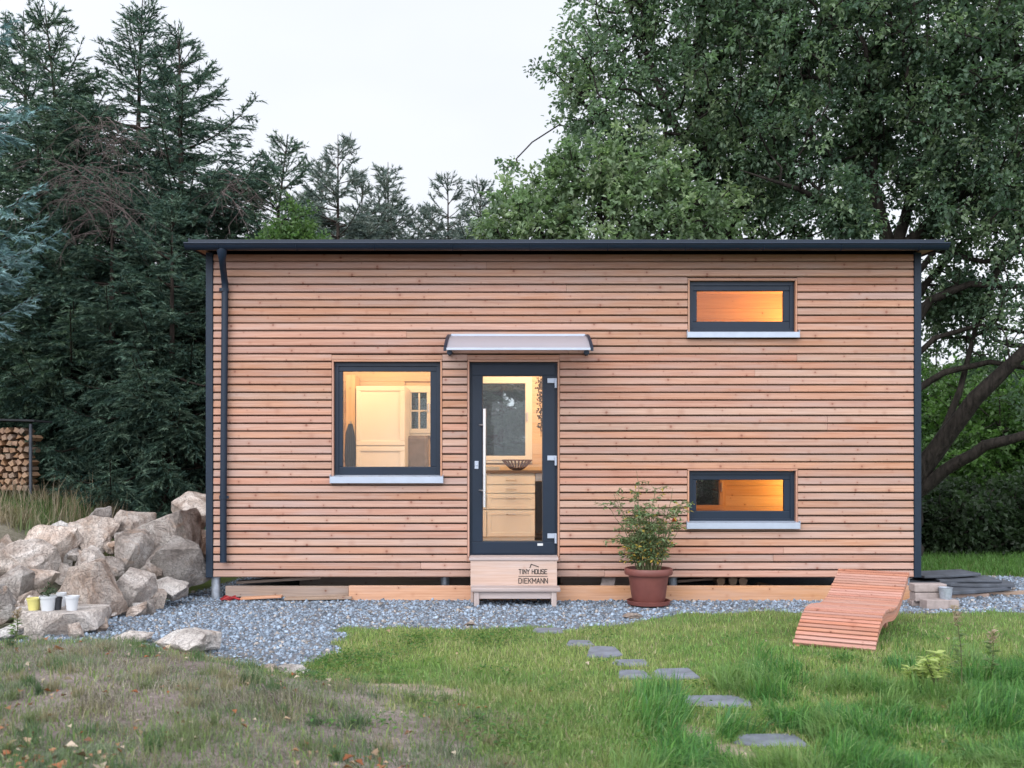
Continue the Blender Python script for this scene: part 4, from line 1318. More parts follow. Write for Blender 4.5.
gsl = 'slate slabs piled right of the house'
lays = [((5.05, 11.35), 0.50, 0.30, 0.045, 0.04, 'lowest grey slab of the pile, at its front'), ((4.95, 11.85), 0.45, 0.30, 0.045, 0.04, 'lowest grey slab of the pile, behind the bucket'),
        ((5.30, 11.5), 0.40, 0.26, 0.088, 0.035, 'grey slab in the second layer at the right of the pile'), ((4.80, 11.6), 0.36, 0.30, 0.092, 0.035, 'grey slab in the second layer behind the concrete blocks'),
        ((5.22, 11.55), 0.38, 0.22, 0.135, 0.03, 'grey slab in the third layer at the right of the pile'), ((4.85, 11.9), 0.42, 0.22, 0.14, 0.035, 'grey slab in the third layer at the left of the pile'),
        ((5.02, 11.7), 0.36, 0.22, 0.178, 0.03, 'topmost grey slab of the pile right of the house')]
for (xx, yy), lx_, ly_, zz, th_, lab in lays:
    an = random.uniform(-0.35, 0.6)
    ps = []
    for cx_, cy_ in ((-1, -1), (0, -1.05), (1, -1), (1.04, 0), (1, 1), (0, 1.0), (-1, 1), (-1.05, 0)):
        u = cx_ * lx_ * random.uniform(.86, 1.06); v = cy_ * ly_ * random.uniform(.8, 1.1)
        ps.append((xx + u * math.cos(an) - v * math.sin(an), yy + u * math.sin(an) + v * math.cos(an)))
    c = MB(); c.prism(ps, zz, zz + th_); ob = c.build('slate_slab', M['darkslate'], None, org=(xx, yy, zz), bevel=0.007)
    ob.rotation_euler = (random.uniform(-.02, .02), random.uniform(-.035, .035), 0); tag(ob, lab, 'slab', gsl)
for k, (xx, yy) in enumerate(((5.0, 11.1), (5.55, 11.3))):
    c = MB(); c.obox((xx, yy, 0.02), (0.3, 0.05, 0), (0, 0.04, 0), (0, 0, 0.019)); ob = c.build('timber', M['oldplank'], None, org=(xx, yy, 0)); tag(ob, 'weathered timber bearer under the grey slab pile', 'timber', 'bearers under the slabs')

# ------------------------------------------------------------------ stepping stones
gst = 'slate stepping stones across the lawn'
for px, py, w, h_, lab in ((548, 630.5, 30, 5, 'thin slate stepping stone nearest the gravel, farthest along the path'), (579, 643, 26, 5, 'small slate stepping stone second from the gravel'),
                           (604, 652.5, 36, 11, 'grey slate stepping stone third from the gravel'), (630, 663.5, 38, 7, 'narrow slate stepping stone just behind the pair side by side'),
                           (632, 676, 32, 9, 'left slate stepping stone of the pair lying side by side'), (676, 675.5, 48, 11, 'right slate stepping stone of the pair lying side by side'),
                           (714, 703, 74, 12, 'wide slate stepping stone edged by tall grass, second nearest the camera'), (770, 740.5, 74, 10, 'nearest slate stepping stone half sunk in tall grass')):
    d = 1500 / (py - HY); cx = P(px, 0, d).x
    d2 = abs(1500 / (py - h_ / 2 - HY) - 1500 / (py + h_ / 2 - HY)) / 2
    hw = w * d / 2000
    ps = []
    for u_, v_ in random.choice((((-1, -.8), (.2, -1.05), (1, -.7), (.85, .9), (-.75, 1)), ((-.8, -1), (.9, -.9), (1.1, .1), (.6, 1), (-1, .75)), ((-1.05, -.3), (-.2, -1), (.95, -.9), (.8, .95), (-.7, .9)))):
        ps.append((cx + hw * (u_ + random.uniform(-.14, .14)), d + max(d2, 0.12) * (v_ + random.uniform(-.15, .15))))
    z_ = H1(cx, d)
    c = MB(); c.prism(ps, z_ - 0.03, z_ + 0.012); ob = c.build('stepping_stone', M['slate'], None, org=(cx, d, z_), bevel=0.003)
    tag(ob, lab, 'stepping stone', gst)
STONES = [(o.location.x, o.location.y, max(o.dimensions.x, 0.2) / 2, max(o.dimensions.y, 0.2) / 2) for o in COL.objects if o.name.startswith('stepping_stone')]
# dimensions need an update, so measure from the mesh
STONES = []
for o in COL.objects:
    if o.name.startswith('stepping_stone'):
        vs = np.array([v.co[:] for v in o.data.vertices])
        STONES.append((o.location.x, o.location.y, np.ptp(vs[:, 0]) / 2, np.ptp(vs[:, 1]) / 2))

# ------------------------------------------------------------------ boulders
def rock_mesh(w, dpt, h, seed, flat=0.0, npts=15, rough=0.035):
    rs = random.Random(seed)
    bm = bmesh.new()
    for k in range(npts):
        v = Vector((rs.gauss(0, 1), rs.gauss(0, 1), rs.gauss(0, 1))).normalized()
        m_ = max(abs(v.x), abs(v.y), abs(v.z))
        v = v.lerp(v / m_, 0.65) * rs.uniform(0.82, 1.05)
        bm.verts.new(v)
    bmesh.ops.convex_hull(bm, input=bm.verts)
    loose = [v for v in bm.verts if not v.link_faces]
    bmesh.ops.delete(bm, geom=loose, context='VERTS')
    rot = Matrix.Rotation(rs.uniform(0, 6.28), 4, 'Z') @ Matrix.Rotation(rs.uniform(-.35, .35), 4, 'X')
    bmesh.ops.transform(bm, matrix=rot, verts=bm.verts)
    bmesh.ops.bevel(bm, geom=list(bm.edges), offset=0.028, segments=1, affect='EDGES')
    bmesh.ops.triangulate(bm, faces=bm.faces)
    bmesh.ops.subdivide_edges(bm, edges=[e for e in bm.edges if e.calc_length() > 0.25], cuts=2, use_grid_fill=True)
    bmesh.ops.triangulate(bm, faces=bm.faces)
    bmesh.ops.subdivide_edges(bm, edges=[e for e in bm.edges if e.calc_length() > 0.14], cuts=1, use_grid_fill=True)
    bmesh.ops.triangulate(bm, faces=bm.faces)
    bm.normal_update()
    so = Vector((rs.uniform(0, 50), rs.uniform(0, 50), rs.uniform(0, 50)))
    for v in bm.verts:
        n1 = mnoise.noise(v.co * 1.7 + so); n2 = mnoise.noise(v.co * 5.5 + so)
        n3 = abs(mnoise.noise(v.co * 3.1 - so))
        st_ = math.floor((mnoise.noise(v.co * 2.4 + so * 2) * 0.5 + 0.5) * 5) / 5
        v.co += v.normal * (n1 * rough * 1.4 + n2 * rough * 0.9 - n3 * rough * 1.2 + (st_ - 0.5) * rough * 2.6)
    co = np.array([v.co[:] for v in bm.verts]); lo, hi = co.min(0), co.max(0)
    for v in bm.verts:
        u = [(v.co[i] - lo[i]) / (hi[i] - lo[i]) * 2 - 1 for i in range(3)]
        v.co = (u[0] * w / 2, u[1] * dpt / 2, u[2] * h / 2)
    me = bpy.data.meshes.new('boulder'); bm.to_mesh(me); bm.free()
    me.polygons.foreach_set('use_smooth', [True] * len(me.polygons)); me.set_sharp_from_angle(angle=R(24))
    me.materials.append(M['rock'])
    return me


ROCKS = [
    # px, py, w, h, depth, label
    (193, 517, 52, 52, 12.0, 'large grey boulder highest up beside the house corner'),
    (201, 546, 22, 34, 11.75, 'narrow brown boulder between the house corner and the big dark boulder'),
    (168, 533, 62, 50, 11.45, 'pale grey boulder with a long slanting edge near the top right of the pile'),
    (131, 529, 48, 40, 11.4, 'pinkish boulder in the top row left of the pale slanting one'),
    (99, 518, 26, 24, 11.7, 'small reddish boulder standing highest in the middle of the top row'),
    (94, 537, 54, 44, 11.1, 'broad pale boulder just below the small reddish one'),
    (64, 535, 28, 30, 11.3, 'small beige boulder at the grassy top edge of the pile'),
    (51, 548, 54, 48, 10.8, 'whitish blunt boulder in the upper left of the pile'),
    (27, 559, 66, 42, 10.3, 'long brown grey boulder at the upper left near the frame edge'),
    (1, 552, 30, 36, 10.6, 'beige boulder cut by the left frame edge at the top of the pile'),
    (89, 562, 34, 32, 10.65, 'light squarish boulder in the middle of the pile'),
    (111, 569, 30, 26, 10.5, 'small triangular boulder in the middle of the pile'),
    (133, 558, 38, 58, 10.75, 'tall upright grey boulder in the middle of the pile'),
    (178, 564, 66, 60, 10.95, 'large dark slanting boulder at the right foot beside the house'),
    (170, 589, 40, 24, 10.45, 'low reddish boulder at the gravel edge under the large dark one'),
    (152, 599, 34, 24, 10.2, 'rounded brown boulder at the gravel edge left of the low reddish one'),
    (126, 595, 52, 54, 9.95, 'white faced boulder standing at the gravel edge'),
    (90, 590, 68, 60, 9.55, 'big tawny overhanging boulder behind the small pots'),
    (39, 583, 42, 30, 9.75, 'pale rounded boulder behind the yellow pot'),
    (12, 585, 40, 40, 9.4, 'whitish slanting boulder at the left frame edge above the round grey one'),
    (3, 604, 36, 42, 9.0, 'round dark grey boulder at the left frame edge'),
    (62, 552, 34, 30, 10.9, 'half hidden grey boulder behind the blunt whitish one'),
    (152, 566, 28, 40, 10.85, 'grey boulder wedged behind the large dark slanting one'),
    (70, 575, 30, 24, 10.2, 'small pale boulder wedged above the tawny overhanging one'),
    (6, 634, 34, 20, 8.35, 'whitish low boulder at the left frame edge beside the dry bank'),
    (36, 643, 22, 10, 8.2, 'small flat stone at the foot of the pot slab'),
    (77, 633, 20, 20, 8.45, 'small pointed stone standing below the slab with pots'),
    (130, 637, 42, 16, 8.2, 'low pale stone half sunk between bank and gravel'),
    (184, 643, 66, 30, 7.75, 'long whitish stone lying at the edge of the gravel in front'),
    (266, 670, 26, 9, 7.2, 'small flat edging stone right of the long whitish stone'),
    (292, 678, 34, 14, 6.95, 'pale edging stone at the corner of lawn and gravel'),
    (470, 624, 14, 5, 9.15, 'tiny white stone at the far lawn edge in front of the door step'),
    (632, 616, 22, 7, 9.6, 'small flat reddish stone at the lawn edge below the flower pot'),
]
for k, (px, py, w, h_, d, lab) in enumerate(ROCKS):
    c = P(px, py, d); sw = w * d / 1000 * 0.97; sh = h_ * d / 1000 * 0.99
    me = rock_mesh(sw, max(sw * 0.85, sh * 0.8), sh, 100 + k, npts=random.choice((12, 14, 16)))
    nm = 'boulder' if w > 27 else 'stone'
    ob = bpy.data.objects.new(nm, me); COL.objects.link(ob)
    if c.z < 0.02 + sh * 0.35 and py > 600: c.z = max(c.z, H1(c.x, c.y) + sh * 0.28)
    ob.location = c
    tag(ob, lab, 'boulder' if w > 27 else 'stone', 'boulders piled left of the house' if k < 27 else 'stones edging the gravel')
# rubble wedged between the boulders
for k in range(26):
    px, py, d = random.choice([(20, 575, 9.9), (48, 568, 10.4), (75, 552, 10.9), (110, 552, 11.0), (150, 545, 11.2), (118, 580, 10.3), (150, 584, 10.5), (105, 612, 9.5), (140, 612, 9.8), (60, 598, 9.4), (30, 602, 9.1), (187, 592, 10.9), (120, 625, 9.0), (95, 628, 8.8), (25, 622, 8.8)])
    q = P(px + random.uniform(-8, 8), py + random.uniform(-5, 5), d + random.uniform(-.1, .1)); sz = random.uniform(.10, .22)
    me = rock_mesh(sz, sz * random.uniform(.7, 1), sz * random.uniform(.6, .9), 700 + k, npts=11)
    ob = bpy.data.objects.new('stone', me); COL.objects.link(ob); q.z = max(q.z, H1(q.x, q.y) + sz * .25); ob.location = q
    tag(ob, 'small rubble stone wedged between the boulders left of the house', 'stone', 'rubble between the boulders')
# slab with pots
c = P(58, 617, 8.85)
me = rock_mesh(0.86, 0.66, 0.34, 555, npts=16, rough=0.02)
for v in me.vertices:
    if v.co.z > 0.075: v.co.z = 0.075 + (v.co.z - 0.075) * 0.08
slab_o = bpy.data.objects.new('boulder', me); COL.objects.link(slab_o); slab_o.location = c
tag(slab_o, 'flat topped boulder carrying the row of small plant pots', 'boulder', 'boulders piled left of the house')
ztop = c.z + max(v.co.z for v in me.vertices) - 0.004

# small pots on the slab
def small_pot(px, pw, ph, matn, label, d, plant=False):
    q = Vector((P(px, 0, d).x, d, ztop))
    t = thing('plant_pot', label, 'plant pot', q, 'small plant pots on the flat boulder')
    r = pw * d / 2000; h_ = ph * d / 1000
    c = MB(); c.lathe([(0, 0.002), (r * 0.74, 0.0), (r * 0.95, h_ * 0.84), (r * 1.04, h_ * 0.85), (r * 1.06, h_), (r * 0.98, h_), (r * 0.92, h_ * 0.86)], q, 24); c.build('pot', M[matn], t, smooth=40)
    c = MB(); c.lathe([(0, h_ * 0.86), (r * 0.92, h_ * 0.84)], q, 20); c.build('soil', M['soil'], t)
    if plant:
        n = 60
        C0 = np.array([q.x, q.y, q.z + h_ * 0.9]) + RNG.normal(size=(n, 3)) * np.array([r * .5, r * .5, 0.03]) + np.array([0, 0, 0.03])
        D0 = RNG.normal(size=(n, 3)) + np.array([0, 0, .8])
        V, Fq = leaf_arrays(C0, D0, RNG.normal(size=(n, 3)), RNG.uniform(.03, .06, n), RNG.uniform(.01, .02, n))
        np_mesh('foliage', V, Fq, M['leaf'], t, np.repeat(np.array([[0.05, 0.075, 0.045]]) * RNG.uniform(.6, 1.4, (n, 1)), 4, 0), org=q)


small_pot(34, 13.5, 12.5, 'yellowplastic', 'small yellow plant pot on the flat boulder', 8.72)
small_pot(48, 16, 15, 'whiteplastic', 'white plant pot with a green seedling on the flat boulder', 8.70, True)
small_pot(57.5, 9, 13, 'blackplastic', 'small black plant pot between the white pots', 8.74)
small_pot(61.5, 9, 14, 'whiteplastic', 'white plant pot half hidden behind the black pot', 8.95)
small_pot(72, 13.5, 14.5, 'whiteplastic', 'plain white plant pot standing at the right of the row', 8.72)

# ------------------------------------------------------------------ woodpile
wp = thing('woodshed', 'dark rack with a thin post holding a stack of firewood at the left edge', 'wood rack', (-6.9, 13.2, H1(-6.9, 13.2)))
zb0 = 1.12
c = MB()
xpR = P(32, 0, 13.0).x
c.box(xpR - 0.025, xpR + 0.005, 12.97, 13.0, zb0 - 0.3, P(0, 424, 13).z, 'z'); c.build('rack_post', M['darkslate'], wp)
c = MB(); c.box(xpR - 1.5, xpR - 1.42, 12.97, 13.05, zb0 - 0.3, P(0, 415, 13).z, 'z'); c.build('rack_post', M['darkslate'], wp)
c = MB(); c.obox((xpR - 0.72, 13.25, P(0, 419, 13).z), (0.75, 0, -0.02), (0, 0.26, 0), (0, 0, 0.012)); c.build('rack_roof', M['roofing'], wp)
lgm = []
for k in range(6):
    c = MB(); n_ = random.choice((3, 4, 4, 5))
    pts = []
    for j in range(n_):
        a = 2 * PI * j / n_ + random.uniform(-.4, .4); r = random.uniform(.034, .052); pts.append((r * math.cos(a), r * math.sin(a)))
    bid = random.random()
    i0 = len(c.v)
    c.v += [(x, 0, z) for x, z in pts] + [(x * .95, 0.34, z * .95) for x, z in pts]
    c.f.append(tuple(i0 + j for j in range(n_))); c.uv += [(x, z) for x, z in pts]; c.bid.append(bid)
    c.f.append(tuple(i0 + 2 * n_ - 1 - j for j in range(n_))); c.uv += [(0, 0)] * n_; c.bid.append(bid)
    for j in range(n_):
        j2 = (j + 1) % n_
        c.f.append((i0 + j2, i0 + j, i0 + n_ + j, i0 + n_ + j2)); c.uv += [(0, 0), (0, .06), (.34, .06), (.34, 0)]; c.bid.append(bid)
    ob = c.build('log', M['log'], None, org=(0, 0, 0)); lgm.append(ob)
cnt = 0
zz = zb0 + 0.04
rowi = 0
while zz < P(0, 426, 13).z:
    xx = xpR - 0.10 - (rowi % 2) * 0.045
    while xx > xpR - 0.85:
        src = lgm[cnt % 6]
        ob = src if cnt < 6 else src.copy()
        if cnt >= 6: COL.objects.link(ob)
        ob.location = (xx + random.uniform(-.008, .008), 13.04 + random.uniform(-.03, .03), zz + random.uniform(-.008, .008))
        ob.rotation_euler = (0, random.uniform(0, 6.28), random.uniform(-.06, .06))
        tag(ob, 'split log in the firewood stack at the left edge', 'log', 'logs in the firewood stack')
        cnt += 1; xx -= 0.095
    zz += 0.083; rowi += 1

# ------------------------------------------------------------------ grass
def blades(name, x, y, hgt, wid, col, label, lean=0.5, matn='grass', z=None, curl=0.35, flow=0.0):
    n = len(x)
    if z is None: z = height(x, y)
    a = RNG.uniform(0, 2 * PI, n)
    if flow:
        a = np.where(RNG.random(n) < flow, fbm(x * 1.9, y * 1.9, 201, 2) * 14.0 + RNG.normal(0, .55, n), a)
    face = RNG.uniform(0, 2 * PI, n)
    ld = np.stack([np.cos(a), np.sin(a), np.zeros(n)], -1) * (np.abs(RNG.normal(0, lean, n)) * hgt)[:, None]
    sd = np.stack([np.cos(face), np.sin(face), np.zeros(n)], -1) * (wid / 2)[:, None]
    B = np.stack([x, y, z - 0.004], -1)
    up = np.array([0, 0, 1.0])
    mid = B + ld * 0.35 + up * (hgt * 0.6)[:, None]
    drop = np.clip(np.linalg.norm(ld, axis=1) / np.maximum(hgt, 1e-4), 0, 1.6) * curl
    tip = B + ld + up * (hgt * (1 - drop * 0.6))[:, None]
    V = np.stack([B - sd, B + sd, mid + sd * 0.75, mid - sd * 0.75, tip], 1).reshape(-1, 3)
    i = np.arange(n) * 5
    Fq = np.concatenate([np.stack([i, i + 1, i + 2], -1), np.stack([i, i + 2, i + 3], -1), np.stack([i + 3, i + 2, i + 4], -1)])
    o = np_mesh(name, V, Fq, M[matn], col=np.repeat(col, 5, 0))
    return tag(o, label, 'grass', kind='stuff')


def stone_mask(x, y, grow=0.0, front=0.0):
    m_ = np.ones(len(x), bool)
    for sx, sy, a, b_ in STONES:
        m_ &= ((x - sx) / (a + grow)) ** 2 + ((y - sy) / (b_ + grow)) ** 2 > 0.75
        m_ &= ~((np.abs(x - sx) < a * 0.85 + grow) & (y < sy) & (y > sy - b_ - front))
    return m_


def pick(cols, n, w=None):
    return np.array(cols)[RNG.choice(len(cols), n, p=w)]


def longness(x, y):
    """0 mown lawn .. 1 tall tufts at the near right"""
    l = sst(0.9, 2.1, x + (7.6 - y) * 0.35 - 0.4) * sst(8.3, 7.2, y + (fbm(x * 1.3, y * 1.3, 44) - .5) * 1.6)
    l = np.maximum(l, 0.5 * sst(6.6, 5.9, y) * sst(0.55, 1.1, x + 0.2 * (6 - y)))
    return l


# mown lawn
n = 330000
y = 1.0 / RNG.uniform(1 / 10.6, 1 / 3.8, n); x = RNG.uniform(-0.60, 0.78, n) * y + 0.1
patch = fbm(x * 2.6, y * 2.6, 12)
fine = fbm(x * 9, y * 9, 13)
keep = (gravel_w(x, y) < RNG.uniform(0.1, 0.6, n)) & (foot_dist(x, y) < 0) & stone_mask(x, y) & (y < lawn_edge(x) + 0.12)
keep &= RNG.random(n) < (1 - 0.93 * bank_w(x, y)) * (1 - 0.93 * sand_w(x, y))
keep &= RNG.random(n) < 0.35 + 1.3 * fine
keep &= (x > lawn_left(y) - 0.1) | (y < bank_line(x))
x, y, patch, fine = x[keep], y[keep], patch[keep], fine[keep]; n = len(x)
hh = RNG.uniform(0.018, 0.055, n) * (0.75 + 0.8 * patch)
yel = np.clip(sst(0.38, 0.60, fbm(x * 1.3 + 7, y * 1.9, 61) * 0.6 + fine * 0.4) + 0.25 * sst(1.2, 0.2, x) * sst(7, 7.6, y), 0, 1)[:, None]
c1 = pick([(0.115, 0.215, 0.055), (0.145, 0.26, 0.070), (0.090, 0.175, 0.055), (0.19, 0.30, 0.09)], n)
c2 = pick([(0.27, 0.31, 0.11), (0.22, 0.28, 0.09), (0.36, 0.33, 0.18), (0.17, 0.25, 0.075)], n)
front = sst(7.6, 6.3, y)[:, None] * sst(1.2, -0.2, x)[:, None]
col = c1 * (1 - yel * 0.75) + c2 * yel * 0.75
col = col * (1 - 0.35 * front) + np.array([[0.13, 0.14, 0.075]]) * 0.35 * front
col *= RNG.uniform(.75, 1.25, (n, 1))
dead = RNG.random(n) < 0.07
col[dead] = np.array([[0.34, 0.30, 0.20]]) * RNG.uniform(.6, 1.2, (dead.sum(), 1))
blades('lawn_grass', x, y, hh, RNG.gamma(5, .0008, n) + .0012, col, 'short green lawn grass between the gravel and the camera', 0.6)

# tall tufts on the right
n = 170000
y = 1.0 / RNG.uniform(1 / 9.0, 1 / 3.8, n); x = RNG.uniform(-0.05, 0.76, n) * y
lg_ = longness(x, y); tuft = fbm(x * 3.2, y * 3.2, 71)
bare = sand_w(x, y)
nearst = np.zeros(n)
for sx, sy, a, b_ in STONES[-2:]:
    nearst = np.maximum(nearst, sst(1.9, 1.1, np.hypot((x - sx) / (a + .10), (y - sy - .12) / (b_ + .10))))
keep = (RNG.random(n) < np.maximum(lg_ * sst(0.28, 0.58, tuft), nearst * 0.9)) & stone_mask(x, y, 0.04, 0.5) & (bare < 0.4)
lounge = ((x - 2.29) * 0.5 + (y - 8.15) * 0.866); lside = (x - 2.29) * 0.866 - (y - 8.15) * 0.5
keep &= ~((lounge > -0.22) & (lounge < 1.8) & (lside > 0.0) & (lside < 0.64))
x, y, tuft, lg_, ns_ = x[keep], y[keep], tuft[keep], lg_[keep], nearst[keep]; n = len(x)
hh = RNG.uniform(0.05, 0.15, n) * (0.25 + 1.4 * sst(.3, .75, tuft) + 0.2 * ns_)
col = pick([(0.060, 0.165, 0.042), (0.080, 0.20, 0.050), (0.048, 0.130, 0.046), (0.115, 0.24, 0.065), (0.18, 0.26, 0.11)], n, [.3, .28, .2, .15, .07]) * RNG.uniform(.7, 1.3, (n, 1))
ylw = sst(.42, .62, fbm(x * 2.3 + 3, y * 2.3, 143))[:, None]
col = col * (1 - .45 * ylw) + np.array([[0.19, 0.25, 0.09]]) * .45 * ylw
blades('long_grass', x, y, hh, RNG.gamma(5, .0009, n) + .0013, col, 'long tufted green grass at the right of the stepping stones', 0.85, flow=0.8, curl=0.6)

# dry bank
n = 130000
y = 1.0 / RNG.uniform(1 / 9.0, 1 / 3.5, n); x = RNG.uniform(-0.62, 0.12, n) * y
bw = bank_w(x, y); t1 = fbm(x * 3.3, y * 3.3, 23)
keep = (RNG.random(n) < bw * (0.30 + 0.7 * sst(.34, .62, t1))) & (gravel_w(x, y) < 0.3) & (sand_w(x, y) < 0.6)
x, y, t1 = x[keep], y[keep], t1[keep]; n = len(x)
hh = RNG.uniform(0.012, 0.05, n) * (0.35 + 0.9 * t1 + 0.7 * sst(.6, .75, t1))
gr = np.clip(sst(.30, .52, fbm(x * 2.6, y * 2.6, 29)) + RNG.normal(0, .25, n), 0, 1)[:, None]
c1 = pick([(0.17, 0.15, 0.125), (0.26, 0.23, 0.195), (0.12, 0.112, 0.085), (0.36, 0.32, 0.285)], n)
c2 = pick([(0.095, 0.15, 0.078), (0.13, 0.19, 0.10), (0.08, 0.12, 0.078), (0.19, 0.225, 0.145)], n)
col = (c1 * (1 - gr * 0.85) + c2 * gr * 0.85) * RNG.uniform(.75, 1.25, (n, 1))
blades('dry_grass', x, y, hh, RNG.uniform(.0025, .005, n), col, 'sparse dry olive grass on the bank at the lower left', 1.0, flow=0.6)

# low tufts and lying straw on the bank
nt_ = 210
tx = RNG.uniform(-3.6, 0.2, nt_); ty = RNG.uniform(3.9, 7.4, nt_)
ok = (bank_w(tx, ty) > 0.25) & (gravel_w(tx, ty) < 0.2); tx, ty = tx[ok], ty[ok]
k_ = RNG.integers(0, len(tx), 15000); rad_ = RNG.gamma(2.0, .03, len(tx))
x = tx[k_] + RNG.normal(0, 1, 15000) * rad_[k_]; y = ty[k_] + RNG.normal(0, 1, 15000) * rad_[k_]
tc_ = pick([(0.08, 0.135, 0.06), (0.13, 0.16, 0.08), (0.20, 0.18, 0.12), (0.07, 0.11, 0.06)], len(tx))
blades('tuft_grass', x, y, RNG.uniform(.03, .10, 15000), RNG.uniform(.0025, .005, 15000), tc_[k_] * RNG.uniform(.7, 1.35, (15000, 1)), 'small olive grass tufts dotted over the dry bank', 0.6)
n = 26000
y = 1.0 / RNG.uniform(1 / 8.5, 1 / 3.6, n); x = RNG.uniform(-0.6, 0.25, n) * y
keep = (RNG.random(n) < bank_w(x, y) * sst(.35, .6, fbm(x * 2.7, y * 2.7, 87)) + 0.5 * sand_w(x, y)) & (gravel_w(x, y) < .3)
x, y = x[keep], y[keep]; n = len(x)
blades('straw', x, y, RNG.uniform(.006, .016, n), RNG.uniform(.002, .0045, n), pick([(0.30, 0.26, 0.22), (0.22, 0.18, 0.15), (0.38, 0.34, 0.29), (0.13, 0.10, 0.085)], n) * RNG.uniform(.7, 1.2, (n, 1)), 'dead straw lying flat on the dry bank', 4.5, curl=0.1)

# tall meadow grass behind the boulders and by the wood rack
n = 42000
x = RNG.uniform(-9.5, -3.4, n); y = RNG.uniform(11.2, 16.2, n)
fd = foot_dist(x, y)
keep = (fd > 0.75) & (RNG.random(n) < (0.3 + fbm(x * 1.5, y * 1.5, 37)))
x, y = x[keep], y[keep]; n = len(x)
hh = RNG.uniform(0.08, 0.34, n) ** 1.15 * (0.5 + fbm(x * 1.2, y * 1.2, 38)) + 0.05 + (RNG.random(n) < 0.04) * 0.25
stw = sst(.45, .7, fbm(x * 1.9, y * 3, 39) + (hh > 0.33) * 0.4)[:, None]
col = pick([(0.25, 0.20, 0.14), (0.19, 0.155, 0.10), (0.31, 0.26, 0.20)], n) * stw + pick([(0.09, 0.15, 0.05), (0.12, 0.17, 0.06), (0.06, 0.11, 0.04)], n) * (1 - stw)
blades('meadow_grass', x, y, hh, RNG.uniform(.006, .012, n), col * RNG.uniform(.7, 1.2, (n, 1)), 'tall half dry meadow grass behind the boulder pile', 0.45)

# far lawn right of the house
n = 42000
x = RNG.uniform(4.0, 15, n); y = RNG.uniform(12.8, 18.5, n)
keep = gravel_w(x, y) < 0.5; x, y = x[keep], y[keep]; n = len(x)
blades('far_grass', x, y, RNG.uniform(.05, .13, n), RNG.uniform(.008, .014, n), pick([(0.07, 0.15, 0.035), (0.09, 0.19, 0.05), (0.055, 0.12, 0.03)], n) * RNG.uniform(.7, 1.3, (n, 1)), 'green grass beyond the gravel right of the house', 0.6)

# fallen leaves and straw on the bank and lawn
n = 4200
y = 1.0 / RNG.uniform(1 / 9.0, 1 / 3.8, n); x = RNG.uniform(-0.6, 0.5, n) * y
keep = RNG.random(n) < (0.10 + 0.65 * bank_w(x, y)) * sst(.3, .6, fbm(x * 2.2, y * 2.2, 51))
keep &= gravel_w(x, y) < 0.9
x, y = x[keep], y[keep]; n = len(x)
C0 = np.stack([x, y, height(x, y) + RNG.uniform(.008, .03, n)], -1)
D0 = np.stack([RNG.normal(size=n), RNG.normal(size=n), RNG.normal(size=n) * .25], -1)
N0 = np.stack([RNG.normal(size=n) * .35, RNG.normal(size=n) * .35, np.ones(n)], -1)
L0 = RNG.gamma(4, .0065, n) + 0.010
V, Fq = leaf_arrays(C0, D0, N0, L0, L0 * RNG.uniform(.5, .8, n), 0.3)
col = pick([(0.26, 0.10, 0.05), (0.27, 0.14, 0.08), (0.31, 0.22, 0.15), (0.13, 0.07, 0.045), (0.40, 0.33, 0.26)], n) * RNG.uniform(.7, 1.2, (n, 1))
tag(np_mesh('fallen_leaves', V, Fq, M['dry'], col=np.repeat(col, 4, 0)), 'fallen brown leaves scattered over the dry bank', 'leaves', kind='stuff')

# clover weeds at the lawn corner
n = 1600
cx_ = pick([(-1.30, 7.45), (-1.12, 7.6), (-1.42, 7.15), (-0.2, 8.35), (-0.75, 8.4), (-0.05, 5.3)], n)
x = cx_[:, 0] + RNG.normal(0, .13, n); y = cx_[:, 1] + RNG.normal(0, .16, n)
n2_ = 2600; k_ = RNG.integers(0, 90, n2_); wx = RNG.uniform(-1.3, 3.6, 90); wy = RNG.uniform(5.0, 8.9, 90)
x = np.concatenate([x, wx[k_] + RNG.normal(0, .07, n2_)]); y = np.concatenate([y, wy[k_] + RNG.normal(0, .07, n2_)])
kp = stone_mask(x, y, .05) & (gravel_w(x, y) < .4); x, y = x[kp], y[kp]; n = len(x)
C0 = np.stack([x, y, height(x, y) + RNG.uniform(.015, .06, n)], -1)
D0 = np.stack([RNG.normal(size=n), RNG.normal(size=n), RNG.normal(size=n) * .2], -1)
V, Fq = leaf_arrays(C0, D0, np.stack([RNG.normal(size=n) * .3, RNG.normal(size=n) * .3, np.ones(n)], -1), RNG.uniform(.018, .035, n), RNG.uniform(.014, .026, n))
tag(np_mesh('clover', V, Fq, M['leaf'], col=np.repeat(pick([(0.05, 0.12, 0.03), (0.08, 0.16, 0.04)], n) * RNG.uniform(.7, 1.3, (n, 1)), 4, 0)), 'low clover and broad leaved weeds in the lawn', 'weeds', kind='stuff')

# single twigs on the bank
for pts, lab in (([(210, 661, 7.3), (228, 658, 7.45), (247, 656, 7.55)], 'short bare twig lying at the gravel edge by the long whitish stone'),
                 ([(178, 656, 7.2), (192, 662, 7.0), (205, 666, 6.9)], 'dark thin twig lying on the bank below the long whitish stone'),
                 ([(262, 728, 5.6), (277, 745, 5.3), (287, 768, 5.0)], 'pale curved stalk lying on the dry bank near the camera')):
    c = MB(); pp_ = []
    for px, py, d in pts:
        q = P(px, py, d); q.z = H1(q.x, q.y) + 0.03; pp_.append(q)
    c.tube(pp_, [0.007, 0.006, 0.003], 6)
    ob = c.build('twig', M['deadwood'], None, org=pp_[0], smooth=60); tag(ob, lab, 'twig')

